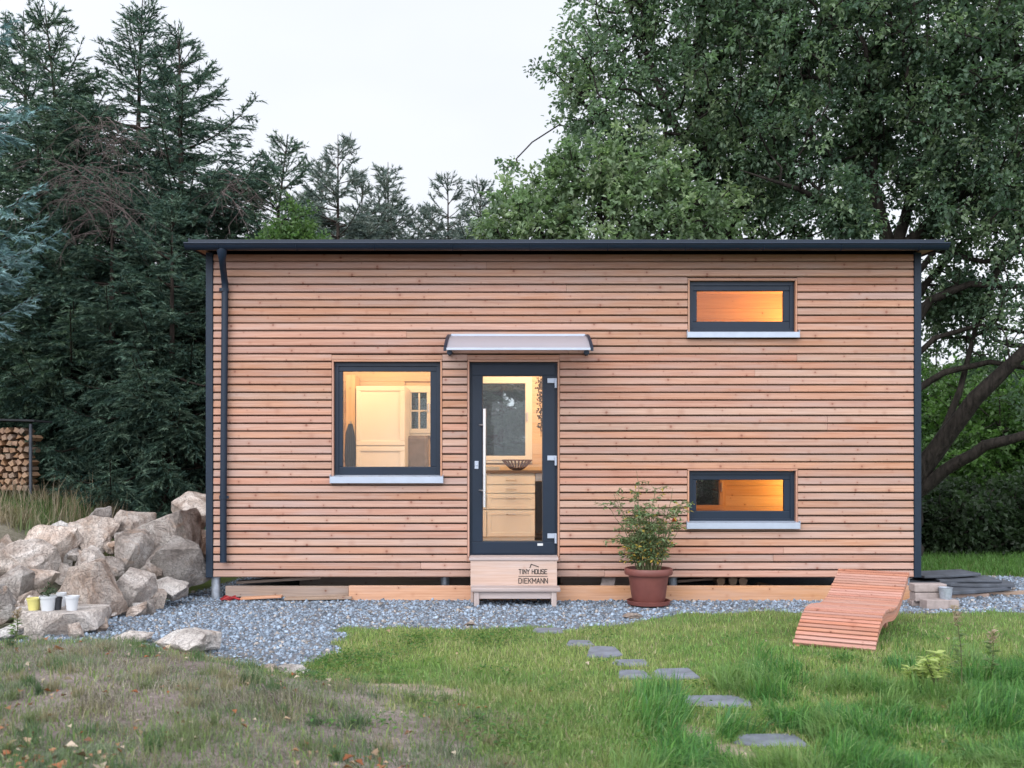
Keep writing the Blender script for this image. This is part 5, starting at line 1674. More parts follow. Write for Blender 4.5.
# single weeds at the lower right
def weed(px, py_base, d, hgt, label, kind):
    x = P(px, 0, d).x; z_ = H1(x, d); q = Vector((x, d, z_))
    t = thing('weed', label, 'weed', q)
    st = MB(); C_, D_, L_, K_ = [], [], [], []
    if kind == 'leafy':
        for k in range(7):
            a = random.uniform(0, 6.28); ln = random.uniform(.7, 1.0) * hgt
            e = q + Vector((math.cos(a) * ln * .5, math.sin(a) * ln * .4, ln))
            st.tube([q, q.lerp(e, .5) + Vector((0, 0, .02)), e], [.005, .004, .002], 5)
            for j in range(16):
                u = random.uniform(.45, 1.05); b2 = random.uniform(0, 6.28)
                C_.append(q.lerp(e, u)); D_.append((math.cos(b2), math.sin(b2), random.uniform(-.1, .5))); L_.append(random.uniform(.05, .095)); K_.append(np.array((0.30, 0.36, 0.13)) * random.uniform(.7, 1.3))
    else:
        e = q + Vector((random.uniform(-.05, .05), 0, hgt))
        st.tube([q, q.lerp(e, .5) + Vector((.015, 0, 0)), e], [.005, .004, .002], 5)
        for j in range(46):
            u = random.uniform(.25, .8); b2 = random.uniform(0, 6.28)
            C_.append(q.lerp(e, u)); D_.append((math.cos(b2), math.sin(b2), random.uniform(-.1, .6))); L_.append(random.uniform(.03, .07)); K_.append(np.array((0.14, 0.20, 0.09)) * random.uniform(.7, 1.3))
        for j in range(90):
            u = random.uniform(.78, 1.02); b2 = random.uniform(0, 6.28)
            C_.append(q.lerp(e, u) + Vector((random.gauss(0, .012), random.gauss(0, .012), 0))); D_.append((math.cos(b2), math.sin(b2), random.uniform(.1, 1.0))); L_.append(random.uniform(.018, .04)); K_.append(np.array((0.34, 0.26, 0.22)) * random.uniform(.7, 1.3))
    st.build('stem', M['greystem'], t, smooth=60)
    C_ = np.array([tuple(v) for v in C_]); n = len(C_); L_ = np.array(L_)
    V, Fq = leaf_arrays(C_, np.array(D_), RNG.normal(size=(n, 3)) * .3 + np.array([0, 0, 1.0]), L_, L_ * .36)
    np_mesh('foliage', V, Fq, M['leaf'], t, np.repeat(np.array(K_), 4, 0), org=q)


weed(937, 690, 6.45, 0.23, 'pale yellow green leafy weed standing in the long grass', 'leafy')
weed(917, 685, 6.6, 0.15, 'smaller pale leafy weed left of the bigger one', 'leafy')
weed(962, 690, 6.5, 0.52, 'tall thin weed with a fluffy seed head in the long grass', 'seed')
weed(988, 690, 6.5, 0.36, 'shorter seeding weed right of the tall thin one', 'seed')
weed(14, 640, 8.0, 0.30, 'dry seeding stalk before the round dark grey boulder', 'seed')


# ------------------------------------------------------------------ broadleaf trees
def tubes_np(A, B, ra, rb, n=4):
    """many straight tapered tubes at once"""
    d = unit(B - A); ref = np.where(np.abs(d[:, 2:3]) < 0.9, np.array([[0, 0, 1.0]]), np.array([[1.0, 0, 0]]))
    u = unit(np.cross(d, ref)); v = np.cross(d, u)
    t = np.arange(n) * 2 * PI / n
    off = u[:, None] * np.cos(t)[None, :, None] + v[:, None] * np.sin(t)[None, :, None]
    VA = A[:, None] + off * ra[:, None, None]; VB = B[:, None] + off * rb[:, None, None]
    V = np.concatenate([VA, VB], 1).reshape(-1, 3)
    m_ = len(A); base = (np.arange(m_) * 2 * n)[:, None]
    j = np.arange(n); j2 = (j + 1) % n
    Fq = np.stack([base + j, base + j2, base + n + j2, base + n + j], -1).reshape(-1, 4)
    return V, Fq


def sample_blobs(blobs, n, shell=0.45, seed=0, thr=0.42, fr=0.9):
    out = []
    vol = np.array([b[3] * b[4] * b[5] * (b[6] if len(b) > 6 else 1.0) for b in blobs]); vol /= vol.sum()
    while sum(len(o) for o in out) < n:
        k = RNG.choice(len(blobs), n, p=vol)
        bb = np.array([b[:6] for b in blobs])[k]
        v = unit(RNG.normal(size=(n, 3))); r = RNG.random(n) ** shell
        p = bb[:, :3] + v * r[:, None] * bb[:, 3:6]
        nz = fbm(p[:, 0] * fr + p[:, 2] * .37, p[:, 1] * fr * .8 + p[:, 2] * fr, seed, 3)
        out.append(p[nz > thr])
    return np.concatenate(out)[:n]


def broadleaf(name, label, cat, base, limbs, blobs, nnodes, leaves_per, palette, leafL=(.06, .11), trunk_r=0.2, seed=0, group=None,
              thr=0.42, r_tip=0.006, spread=0.30, matn='leaf', bark='bark', upbias=0.25):
    root = thing(name, label, cat, base, group)
    pts = sample_blobs(blobs, nnodes, 0.42, seed, thr)
    # skeleton: limb points first
    P0 = []; par = []; fixed_r = []
    for limb, rr in limbs:
        prev = -1
        limb = [Vector(q) for q in limb]
        # attach the limb to the nearest earlier node
        if P0:
            dd = np.linalg.norm(np.array(P0) - np.array(limb[0]), axis=1); prev = int(dd.argmin())
        dense = []
        for a, b_ in zip(limb, limb[1:]):
            for t in np.linspace(0, 1, 4)[:-1]: dense.append(a.lerp(b_, t))
        dense.append(limb[-1])
        for k, q in enumerate(dense):
            t = k / max(1, len(dense) - 1)
            P0.append(tuple(q)); par.append(prev); prev = len(P0) - 1
            fixed_r.append(rr[0] * (1 - t) + rr[1] * t)
    nf = len(P0)
    P0 = np.array(P0); N = nf + len(pts)
    allp = np.zeros((N, 3)); allp[:nf] = P0
    plen = np.zeros(N)
    for k in range(nf):
        if par[k] >= 0: plen[k] = plen[par[k]] + np.linalg.norm(P0[k] - P0[par[k]])
    d0 = np.min(np.linalg.norm(pts[:, None] - P0[None], axis=2), axis=1)
    pts = pts[np.argsort(d0)]
    par = list(par)
    for k, p in enumerate(pts):
        c = nf + k
        dd = np.linalg.norm(allp[:c] - p, axis=1)
        cost = dd + 0.22 * plen[:c]
        j = int(cost.argmin()); par.append(j); allp[c] = p; plen[c] = plen[j] + dd[j]
    par = np.array(par)
    cntd = np.ones(N)
    for k in range(N - 1, nf - 1, -1): cntd[par[k]] += cntd[k]
    rad = r_tip * cntd ** 0.48
    rad[:nf] = fixed_r
    rad[nf:] = np.minimum(rad[nf:], 0.8 * rad[par[nf:]] + 0.002)
    # limbs as smooth tubes, twigs as small tapered tubes with a bend
    tb = MB()
    i = 0
    for limb, rr in limbs:
        m_ = (len(limb) - 1) * 3 + 1
        pp_ = [Vector(allp[i + k]) + Vector((mnoise.noise(Vector((k * .7, i, 0))), mnoise.noise(Vector((k * .7, i, 9))), mnoise.noise(Vector((k * .7, i, 19))))) * (0.35 * fixed_r[i + k]) for k in range(m_)]
        tb.tube(pp_, [fixed_r[i + k] * (1 + 0.12 * mnoise.noise(Vector((k * 1.3, i, 3)))) for k in range(m_)], 10)
        i += m_
    ch_ = np.arange(nf, N); A = allp[par[ch_]]; B = allp[ch_]
    mid = (A + B) / 2 + RNG.normal(size=A.shape) * (np.linalg.norm(B - A, axis=1) * 0.09)[:, None]
    ra = np.minimum(rad[par[ch_]], rad[ch_] * 1.35); rb = rad[ch_]
    V1, F1 = tubes_np(A, mid, ra, (ra + rb) / 2, 5); V2, F2 = tubes_np(mid, B, (ra + rb) / 2, rb, 5)
    o3 = Vector(base)
    tv = np.array([tuple(v) for v in tb.v]); off1 = len(tv); off2 = off1 + len(V1)
    quads = [f for f in tb.f if len(f) == 4]
    Fall = np.concatenate([np.array(quads), F1 + off1, F2 + off2])
    np_mesh('trunk', np.concatenate([tv, V1, V2]), Fall, M[bark], root, org=base, smooth=True)
    # leaves: sprigs around each twig node
    nn = len(pts); q = allp[nf:]
    tw = 6
    outward = unit(q - np.mean(q, 0)) * 0.5 + unit(B - A)
    td = unit(RNG.normal(size=(nn, tw, 3)) + outward[:, None] * 0.7 + np.array([0, 0, upbias]))
    tl = RNG.uniform(.45, 1.0, (nn, tw)) * spread
    per = max(2, leaves_per // tw)
    t = RNG.uniform(.15, 1.05, (nn, tw, per))
    C0 = q[:, None, None] + td[:, :, None] * (tl[:, :, None] * t)[..., None] - np.array([0, 0, 1.0]) * ((t ** 2) * 0.06)[..., None]
    C0 = (C0 + RNG.normal(size=C0.shape) * 0.025).reshape(-1, 3); n = len(C0)
    D0 = unit(np.repeat(td.reshape(-1, 3), per, 0) + RNG.normal(size=(n, 3)) * .8 + np.array([0, 0, -0.25]))
    N0 = RNG.normal(size=(n, 3)) * .55 + np.array([0, -0.1, 1.0])
    L0 = RNG.uniform(*leafL, n)
    V, Fq = leaf_arrays(C0, D0, N0, L0, L0 * RNG.uniform(.5, .68, n))
    nodecol = pick(palette, nn) * RNG.uniform(.75, 1.25, (nn, 1))
    col = np.repeat(nodecol, tw * per, 0) * RNG.uniform(.8, 1.2, (n, 1))
    np_mesh('crown', V, Fq, M[matn], root, np.repeat(col, 4, 0), org=base)
    return root


DARKG = [(0.076, 0.126, 0.084), (0.094, 0.148, 0.096), (0.058, 0.100, 0.070), (0.125, 0.178, 0.108)]
MIDG = [(0.112, 0.172, 0.112), (0.135, 0.198, 0.124), (0.090, 0.142, 0.096), (0.165, 0.225, 0.135)]
PALEG = [(0.140, 0.205, 0.118), (0.160, 0.230, 0.128), (0.118, 0.175, 0.105), (0.19, 0.25, 0.145)]
FRESH = [(0.055, 0.11, 0.03), (0.075, 0.145, 0.04), (0.04, 0.085, 0.025)]

# great tree behind the right corner
bA = Vector((6.05, 15.6, 0))
limbsA = [([bA + Vector((0, 0, -0.1)), P(905, 520, 15.6), P(900, 420, 15.5), P(895, 330, 15.5), P(893, 262, 15.45)], (0.30, 0.15)),
          ([P(893, 262, 15.45), P(872, 180, 15.4), P(880, 60, 15.3), P(885, -60, 15.3)], (0.10, 0.02)),
          ([P(902, 500, 15.5), P(935, 452, 15.2), P(975, 398, 14.7), P(1024, 352, 14.3), P(1085, 300, 14.0)], (0.17, 0.06)),
          ([P(903, 505, 15.5), P(945, 470, 15.1), P(985, 446, 14.7), P(1030, 434, 14.3), P(1100, 425, 14.0)], (0.11, 0.05)),
          ([P(900, 400, 15.5), P(945, 372, 15.2), P(990, 362, 14.9), P(1050, 372, 14.6)], (0.06, 0.03)),
          ([P(898, 350, 15.5), P(930, 300, 15.2), P(970, 284, 14.9), P(1040, 288, 14.6)], (0.085, 0.035)),
          ([P(896, 300, 15.5), P(935, 250, 15.2), P(985, 262, 14.9), P(1045, 245, 14.6)], (0.06, 0.025)),
          ([P(900, 370, 15.5), P(935, 338, 15.3), P(980, 325, 15.1), P(1040, 335, 15.0)], (0.05, 0.02)), ([P(899, 330, 15.5), P(925, 285, 15.6), P(965, 240, 15.7), P(1010, 215, 15.8)], (0.07, 0.025)), ([P(935, 452, 15.2), P(960, 390, 15.2), P(975, 330, 15.3), P(1000, 270, 15.4)], (0.06, 0.02)),
          ([P(893, 280, 15.5), P(850, 215, 15.3), P(800, 190, 15.0), P(740, 170, 14.9)], (0.10, 0.008)),
          ([P(893, 262, 15.45), P(912, 190, 15.35), P(940, 120, 15.2), P(985, 60, 15.0), P(1040, 10, 14.9)], (0.10, 0.012)),
          ([P(890, 260, 15.4), P(960, 195, 15.0), P(1030, 160, 14.7), P(1100, 120, 14.5)], (0.10, 0.012))]


def blob(px, py, d, rx, ry, rz_, w=1.0):
    c = P(px, py, d); return (c.x, c.y, c.z, rx, ry, rz_, w)


blobsA = [blob(890, 55, 15.3, 2.4, 2.2, 2.2), blob(1000, 90, 15.0, 2.4, 2.2, 2.0), blob(870, -80, 15.3, 3.0, 2.6, 2.0, .7), blob(1040, 200, 14.6, 1.8, 1.6, 1.0, 1.2),
          blob(950, 195, 14.8, 1.5, 1.4, 0.8), blob(840, 150, 15.1, 1.6, 1.5, 1.1), blob(860, 215, 15.1, 1.2, 1.2, .6), blob(985, 290, 14.6, 1.2, 1.2, 0.65, .9), blob(945, 330, 15.2, 0.9, 1.2, 1.0, 1.0), blob(935, 345, 15.9, .55, .7, .85, 7.0), blob(965, 300, 15.6, .7, .8, .7, 3.0), blob(885, 200, 14.4, .8, .5, .8, 14.0), blob(955, 250, 15.4, 0.9, 1.0, 0.6, 1.2), blob(1010, 340, 16.8, 1.4, 1.2, 1.3, .35), blob(1080, 330, 14.2, 1.2, 1.2, 0.8, .6), blob(985, 400, 14.8, 0.9, 1.0, 0.4, .6), blob(1100, 20, 14.8, 2.4, 2.2, 2.4, .5)]
broadleaf('broadleaf_tree', 'great dark green tree with heavy leaning limbs behind the right house corner', 'tree', bA, limbsA, blobsA, 2900, 42, DARKG, (.055, .10), seed=5, thr=0.455)

# second big crown, behind the roof
bB = Vector((3.55, 17.2, 0))
limbsB = [([bB + Vector((0, 0, -0.1)), P(716, 400, 17.2), P(712, 280, 17.2), P(705, 160, 17.1), P(700, 40, 17.0), P(705, -60, 17)], (0.28, 0.06)),
          ([P(714, 300, 17.2), P(660, 200, 16.9), P(610, 130, 16.7), P(570, 90, 16.6)], (0.13, 0.025)),
          ([P(712, 260, 17.2), P(770, 150, 17.0), P(810, 60, 16.8), P(830, -20, 16.8)], (0.13, 0.03)),
          ([P(708, 200, 17.1), P(660, 90, 16.9), P(630, 10, 16.8)], (0.09, 0.02))]
blobsB = [blob(690, 85, 17.0, 2.3, 2.1, 1.9), blob(612, 110, 16.7, 1.45, 1.4, 1.2), blob(650, 10, 16.9, 1.5, 1.6, 1.6, .9), blob(770, 0, 17.0, 2.4, 2.2, 2.2), blob(790, 140, 16.9, 1.9, 1.8, 1.3),
          blob(558, 150, 16.6, 0.8, 0.9, 0.85, 1.0), blob(520, 195, 16.4, 0.6, 0.7, 0.6, 1.0), blob(495, 225, 16.3, 0.4, 0.5, 0.35, 1.0), blob(600, 180, 16.4, 1.2, .9, .8, .9), blob(575, 70, 16.6, 0.75, 0.8, 0.8, .6), blob(710, 180, 16.8, 1.7, 1.6, 0.9), blob(790, 225, 16.9, 2.0, 1.6, 0.8, 1.1)]
broadleaf('broadleaf_tree', 'wide green tree rising behind the middle of the roof', 'tree', bB, limbsB, blobsB, 2100, 40,
          MIDG + DARKG[:2], (.06, .105), seed=8, thr=0.455)

# paler tree just behind the roof
bC = Vector((1.55, 15.0, 0))
limbsC = [([bC + Vector((0, 0, -.1)), P(612, 420, 15), P(608, 320, 15), P(602, 240, 15), P(598, 180, 15)], (0.12, 0.02)),
          ([P(608, 330, 15), P(560, 260, 14.9), P(525, 210, 14.8)], (0.06, 0.015)), ([P(606, 300, 15), P(655, 240, 14.9), P(695, 205, 14.8)], (0.06, 0.015))]
blobsC = [blob(615, 190, 15, .6, .7, 0.7), blob(575, 165, 15, .45, .5, 0.5), blob(540, 205, 14.9, 0.6, .7, 0.6), blob(655, 175, 14.9, .5, .6, 0.5), blob(690, 215, 14.9, .8, .7, 0.5), blob(505, 232, 14.8, 0.5, .6, 0.5, .9), blob(600, 255, 14.9, 1.8, 1.0, 0.7, .8), blob(640, 130, 15.2, .35, .4, .45)]
broadleaf('broadleaf_tree', 'pale green young tree low behind the roof', 'tree', bC, limbsC, blobsC, 520, 44, PALEG, (.065, .115), seed=12, thr=0.36)

# shrubs and trees in the distance on the right
def shrub(name, label, cat, x, y, w, h_, pal, nn, lp, leafL, group, seed, z0=0.25):
    b0 = Vector((x, y, -0.05))
    limbs = [([b0, b0 + Vector((0.02, 0, h_ * .35)), b0 + Vector((-.05, 0, h_ * .7))], (0.05 * h_ / 2, 0.02))]
    for k in range(3):
        a = k * 2.1 + seed; limbs.append(([b0 + Vector((0, 0, .15 * h_)), b0 + Vector((math.cos(a) * w * .3, math.sin(a) * w * .3, h_ * .5)), b0 + Vector((math.cos(a) * w * .5, math.sin(a) * w * .5, h_ * .8))], (0.03 * h_ / 2, 0.01)))
    bl = [(x, y, h_ * .55, w, w * .8, h_ * .48), (x + w * .4, y, h_ * .4, w * .7, w * .6, h_ * .4), (x - w * .4, y, h_ * .4, w * .7, w * .6, h_ * .4), (x, y, h_ * z0, w, w * .7, h_ * .25)]
    return broadleaf(name, label, cat, b0, limbs, bl, nn, lp, pal, leafL, seed=seed, group=group, thr=0.33, spread=0.36)


gfar = 'sunlit trees beyond the right lawn'
proto = shrub('broadleaf_tree', 'bright green bushy tree far behind the lowest heavy limb', 'tree', 12.2, 25.0, 2.3, 3.9, FRESH, 620, 42, (.10, .17), gfar, 21)
for k, (x, y, s_, r_, lab) in enumerate(((15.6, 27.0, 1.0, 1.2, 'bright green bushy tree at the far right edge under the great tree'), (12.3, 28.5, 1.1, 2.6, 'bright green bushy tree far away close to the house corner'),
                                         (16.2, 31, 1.2, 4.0, 'taller green tree farthest away at the right edge'), (14.0, 33, 1.2, 5.0, 'pale green tree farthest away behind the bushy ones'), (20.5, 27, 1.25, 0.6, 'green tree outside the right edge beyond the lawn'), (24.5, 30, 1.5, 2.1, 'big green tree farther outside the right edge beyond the lawn'), (29.0, 33, 1.6, 3.3, 'broad green tree at the far right end of the row'), (34, 35, 1.8, 5.3, 'last green tree at the far right end of the row'))):
    t = copy_tree(proto); t.location = (x, y, -0.05); t.scale = (s_, s_, s_); t.rotation_euler = (0, 0, r_); t['label'] = lab
gsh = 'dark shrubs along the far right lawn'
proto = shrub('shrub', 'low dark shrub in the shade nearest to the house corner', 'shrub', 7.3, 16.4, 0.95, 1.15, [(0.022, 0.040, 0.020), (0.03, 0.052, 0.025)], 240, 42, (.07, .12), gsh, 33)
for k, (x, y, s_, r_, lab) in enumerate(((8.8, 16.6, 1.05, 1.7, 'low dark shrub second from the house corner'), (11.9, 17.4, 1.15, 0.4, 'low dark shrub fourth from the house corner'), (13.6, 18.2, 1.2, 2.4, 'low dark shrub fifth from the house corner'), (10.3, 16.9, 1.1, 3.1, 'low dark shrub third from the house corner, cut by the right edge'))):
    t = copy_tree(proto); t.location = (x, y, -0.05); t.scale = (s_, s_, s_); t.rotation_euler = (0, 0, r_); t['label'] = lab


# ------------------------------------------------------------------ conifers
def conifer_mesh(seed, Ht, Rad, pal, z0=0.3, spacing=0.24, nper=6, power=0.75, tuft=0.055, tstep=0.04, droop=0.35, sparse=1.0, lean=(0, 0), topup=0.9, secl=0.42, wid=0.014, sgap=0.062, tgap=0.10, tlen=0.30):
    rng = np.random.default_rng(seed)
    # branches
    zs = []
    z = z0
    while z < Ht * 0.985:
        k = max(3, int(nper * sparse * (0.6 + 0.6 * rng.random())))
        zs += [z + rng.uniform(-.08, .08) for _ in range(k)]
        z += spacing * (1.15 - 0.35 * (Ht - z) / Ht)
    zs = np.array(zs); nb = len(zs)
    rel = np.clip((Ht - zs) / Ht, 0.0, 1)
    L = Rad * rel ** power * (0.5 + 0.5 * sst(0.02, 0.34, rel)) * rng.uniform(.6, 1.2, nb) + 0.12
    az = rng.uniform(0, 2 * PI, nb)
    elev = np.where(rel < 0.35, topup * (1 - rel / 0.35) + 0.05, 0.05 - droop * (rel - 0.35)) + rng.normal(0, .12, nb)
    dirh = np.stack([np.cos(az), np.sin(az), np.zeros(nb)], -1)
    def axis_at(t):           # t (nb, m) -> points
        out = dirh[:, None] * (L[:, None] * t * np.cos(elev)[:, None])[..., None]
        zz = zs[:, None] + L[:, None] * (np.sin(elev)[:, None] * t + (0.20 * t ** 2.6 - 0.16 * np.sin(PI * t) * (rel[:, None])))
        trunk = np.stack([lean[0] * (zs / Ht) ** 2, lean[1] * (zs / Ht) ** 2, np.zeros(nb)], -1)
        out[..., 2] = zz
        return out + trunk[:, None]
    segA, segB, rA = [], [], []
    # main axes as 5 segments
    T = np.linspace(0, 1, 6)[None].repeat(nb, 0); AX = axis_at(T)
    BA = AX[:, :-1].reshape(-1, 3); BB = AX[:, 1:].reshape(-1, 3)
    rr = (0.006 + 0.010 * L)[:, None] * (1 - T[:, :-1] * .85); rr = rr.reshape(-1)
    # needle-bearing twigs: outer part of the axis, secondaries, tertiaries
    twA = [AX[:, 2:-1].reshape(-1, 3)]; twB = [AX[:, 3:].reshape(-1, 3)]
    opn = 0.72 + 0.28 * sst(0.12, 0.45, rel)
    m_ = np.maximum(3, (L / sgap * sparse * opn).astype(int)); bi = np.repeat(np.arange(nb), m_)
    t = rng.uniform(0.12, 0.98, len(bi)); t = t ** 0.8
    p = axis_at(np.zeros((nb, 1)))[:, 0]
    def pt(bi, t):
        out = dirh[bi] * (L[bi] * t * np.cos(elev[bi]))[:, None]
        trunk = np.stack([lean[0] * (zs[bi] / Ht) ** 2, lean[1] * (zs[bi] / Ht) ** 2, np.zeros(len(bi))], -1)
        out[:, 2] = zs[bi] + L[bi] * (np.sin(elev[bi]) * t + (0.20 * t ** 2.6 - 0.16 * np.sin(PI * t) * rel[bi]))
        return out + trunk
    s0 = pt(bi, t); tang = unit(pt(bi, t + .02) - s0)
    side = np.stack([-dirh[bi][:, 1], dirh[bi][:, 0], np.zeros(len(bi))], -1) * rng.choice([-1, 1], len(bi))[:, None]
    sl_ = (0.10 + secl * (1 - t) * np.sqrt(L[bi]) * 0.9) * rng.uniform(.6, 1.2, len(bi)) * (0.55 + 0.45 * opn[bi])
    sd = unit(tang * 0.75 + side * rng.uniform(.5, 1.1, len(bi))[:, None] + np.stack([np.zeros(len(bi)), np.zeros(len(bi)), -0.55 * rel[bi] + rng.normal(0, .12, len(bi))], -1))
    s1 = s0 + sd * sl_[:, None] - np.array([0, 0, 1.0]) * (0.12 * sl_ * rel[bi])[:, None]
    twA.append(s0); twB.append(s1)
    # tertiaries
    k3 = np.maximum(0, (sl_ / tgap * sparse).astype(int)); si = np.repeat(np.arange(len(bi)), k3)
    t3 = rng.uniform(.15, .95, len(si)); a0 = s0[si] + (s1[si] - s0[si]) * t3[:, None]
    l3 = (0.06 + tlen * sl_[si] * (1 - t3)) * rng.uniform(.7, 1.2, len(si))
    pd = unit(np.cross(sd[si], np.array([[0, 0, 1.0]]))) * rng.choice([-1, 1], len(si))[:, None]
    d3 = unit(sd[si] * .8 + pd * .8 + np.stack([np.zeros(len(si)), np.zeros(len(si)), rng.normal(-.25, .2, len(si))], -1))
    twA.append(a0); twB.append(a0 + d3 * l3[:, None])
    TA = np.concatenate(twA); TB = np.concatenate(twB)
    ll = np.linalg.norm(TB - TA, axis=1); kn = np.maximum(2, (ll / tstep).astype(int)) * 3
    ti = np.repeat(np.arange(len(TA)), kn); u = rng.random(len(ti))
    axd = unit(TB - TA)[ti]; base = TA[ti] + (TB - TA)[ti] * u[:, None]
    rv = unit(np.cross(axd, rng.normal(size=(len(ti), 3))))
    tip = base + axd * (tuft * rng.uniform(.6, 1.2, len(ti)))[:, None] + rv * (tuft * 0.62 * rng.uniform(.6, 1.2, len(ti)))[:, None]
    w = unit(np.cross(axd, rv)) * wid * 0.5
    n = len(ti)
    V = np.stack([base - w, base + w, tip], 1).reshape(-1, 3)
    Fq = (np.arange(n) * 3)[:, None] + np.array([[0, 1, 2]])
    tc = np.array(pal)[rng.choice(len(pal), len(TA))] * rng.uniform(.75, 1.25, (len(TA), 1))
    col = np.repeat(tc[ti] * rng.uniform(.85, 1.15, (n, 1)), 3, 0)
    # trunk and branch wood
    tb = MB(); tp = [Vector((lean[0] * s * s, lean[1] * s * s, Ht * s)) for s in np.linspace(0, 1, 12)]
    tb.tube([Vector((0, 0, -0.2))] + tp[1:], [0.017 * Ht * (1 - s) ** 1.15 + 0.007 for s in np.linspace(0, 1, 12)], 9)
    tv = np.array([tuple(v) for v in tb.v])
    V1, F1 = tubes_np(BA, BB, rr, rr * .8, 4)
    quads = np.array([f for f in tb.f if len(f) == 4])
    return V, Fq, col, np.concatenate([tv, V1]), np.concatenate([quads, F1 + len(tv)])


def conifer(name, label, cat, loc, group, mesh, rot=0.0, scale=1.0, bark='conbark'):
    V, Fq, col, TV, TF = mesh
    r = thing(name, label, cat, loc, group)
    np_mesh('trunk', TV, TF, M[bark], r, smooth=True); np_mesh('crown', V, Fq, M['needle'], r, col)
    r.rotation_euler = (0, 0, rot); r.scale = (scale,) * 3
    return r


def hloc(px, d, dz=0.0):
    x = P(px, 0, d).x; return (x, d, H1(x, d) + dz)


SPR = [(0.052, 0.096, 0.074), (0.068, 0.118, 0.086), (0.034, 0.068, 0.056), (0.105, 0.160, 0.118)]
SPR2 = [(0.054, 0.098, 0.070), (0.076, 0.128, 0.086), (0.036, 0.070, 0.054), (0.105, 0.158, 0.105)]
BLUE = [(0.11, 0.20, 0.22), (0.15, 0.25, 0.27), (0.07, 0.13, 0.13), (0.20, 0.31, 0.33)]
LAR_HAZE = [(0.10, 0.135, 0.125), (0.12, 0.155, 0.135), (0.085, 0.12, 0.115), (0.14, 0.165, 0.15)]  # grey needles, lightened and blued: distance haze painted into their colour
meshA = conifer_mesh(1, 8.3, 3.1, SPR, lean=(0.15, 0), spacing=0.33, nper=7, secl=0.86, tuft=0.068, tstep=0.038, wid=0.020, sgap=0.058, tgap=0.11, tlen=0.5, power=0.60, topup=0.95, droop=0.55)
meshE = conifer_mesh(4, 5.3, 2.5, SPR, z0=0.2, spacing=0.44, nper=6, secl=0.9, tuft=0.062, tstep=0.034, wid=0.018, sgap=0.055, tgap=0.10, tlen=0.5, power=0.65, topup=0.8, droop=0.75)
meshB = conifer_mesh(2, 7.9, 2.9, SPR2, lean=(-0.5, 0), spacing=0.34, nper=7, secl=0.86, tuft=0.068, tstep=0.038, wid=0.020, sgap=0.058, tgap=0.11, tlen=0.5, power=0.60, topup=1.0, droop=0.55)
gsp = 'spruces behind the boulders'
sA = conifer('spruce_tree', 'dark spruce with its slim top rising left of the middle of the spruce group', 'spruce', hloc(133, 16.4), gsp, meshA, 0.3, 0.98)
sB = conifer('spruce_tree', 'dark spruce with a leaning top at the left of the spruce group', 'spruce', hloc(75, 16.0), gsp, meshB, 0.0, 0.98)
sE = conifer('spruce_tree', 'shorter dense spruce standing in front of the group', 'spruce', hloc(112, 14.8), gsp, meshE, 1.1, 0.95)
for src, px, d, rot, sc, lab in ((sA, 183, 16.0, 2.4, 0.93, 'dark spruce with a pointed top second from the roof corner'), (sB, 262, 15.8, 3.3, 0.80, 'spruce leaning right just above the left roof corner'),
                                 (sA, 30, 17.8, 4.4, 1.0, 'dark spruce at the back behind the blue spruce'), (sB, 222, 17.8, 1.3, 0.70, 'dark spruce at the back right of the group'),
                                 (sE, 172, 14.3, 5.2, 0.92, 'shorter dense spruce next to the left house wall'),
                                 (sE, 222, 14.6, 3.9, 0.88, 'shorter dense spruce half hidden by the left house corner'), (sE, 38, 15.4, 2.2, 1.0, 'shorter dense spruce behind the firewood stack'),
                                 
                                 (sB, 62, 15.4, 3.6, 0.62, 'middle height spruce filling the gap left of the slim topped one'), (sA, 158, 15.6, 5.6, 0.62, 'middle height spruce beneath the pointed top near the roof corner'), (sB, 226, 16.3, 0.4, 0.62, 'middle height spruce between the pointed one and the leaning one'),
                                 (sA, 500, 16.4, 0.9, 0.52, 'short spruce standing behind the house, dark through the door glass'), (sB, 395, 16.2, 2.9, 0.52, 'short spruce standing behind the house at the small paned window'),
                                 (sA, 690, 16.2, 4.1, 0.50, 'short spruce standing behind the house at the lower rear window')):
    t = copy_tree(src); t.location = hloc(px, d); t.rotation_euler = (0, 0, rot); t.scale = (sc * 1.0,) * 3; t['label'] = lab
meshC = conifer_mesh(5, 8.6, 1.95, BLUE, z0=2.3, spacing=0.30, nper=5, tuft=0.068, tstep=0.026, droop=0.25, secl=0.6, wid=0.017, sgap=0.085, tgap=0.11, tlen=0.5, topup=0.6, power=0.38)
conifer('blue_spruce', 'blue grey spruce reaching in from the left edge', 'spruce', (-6.95, 11.2, 0.75), None, meshC, 0.9)
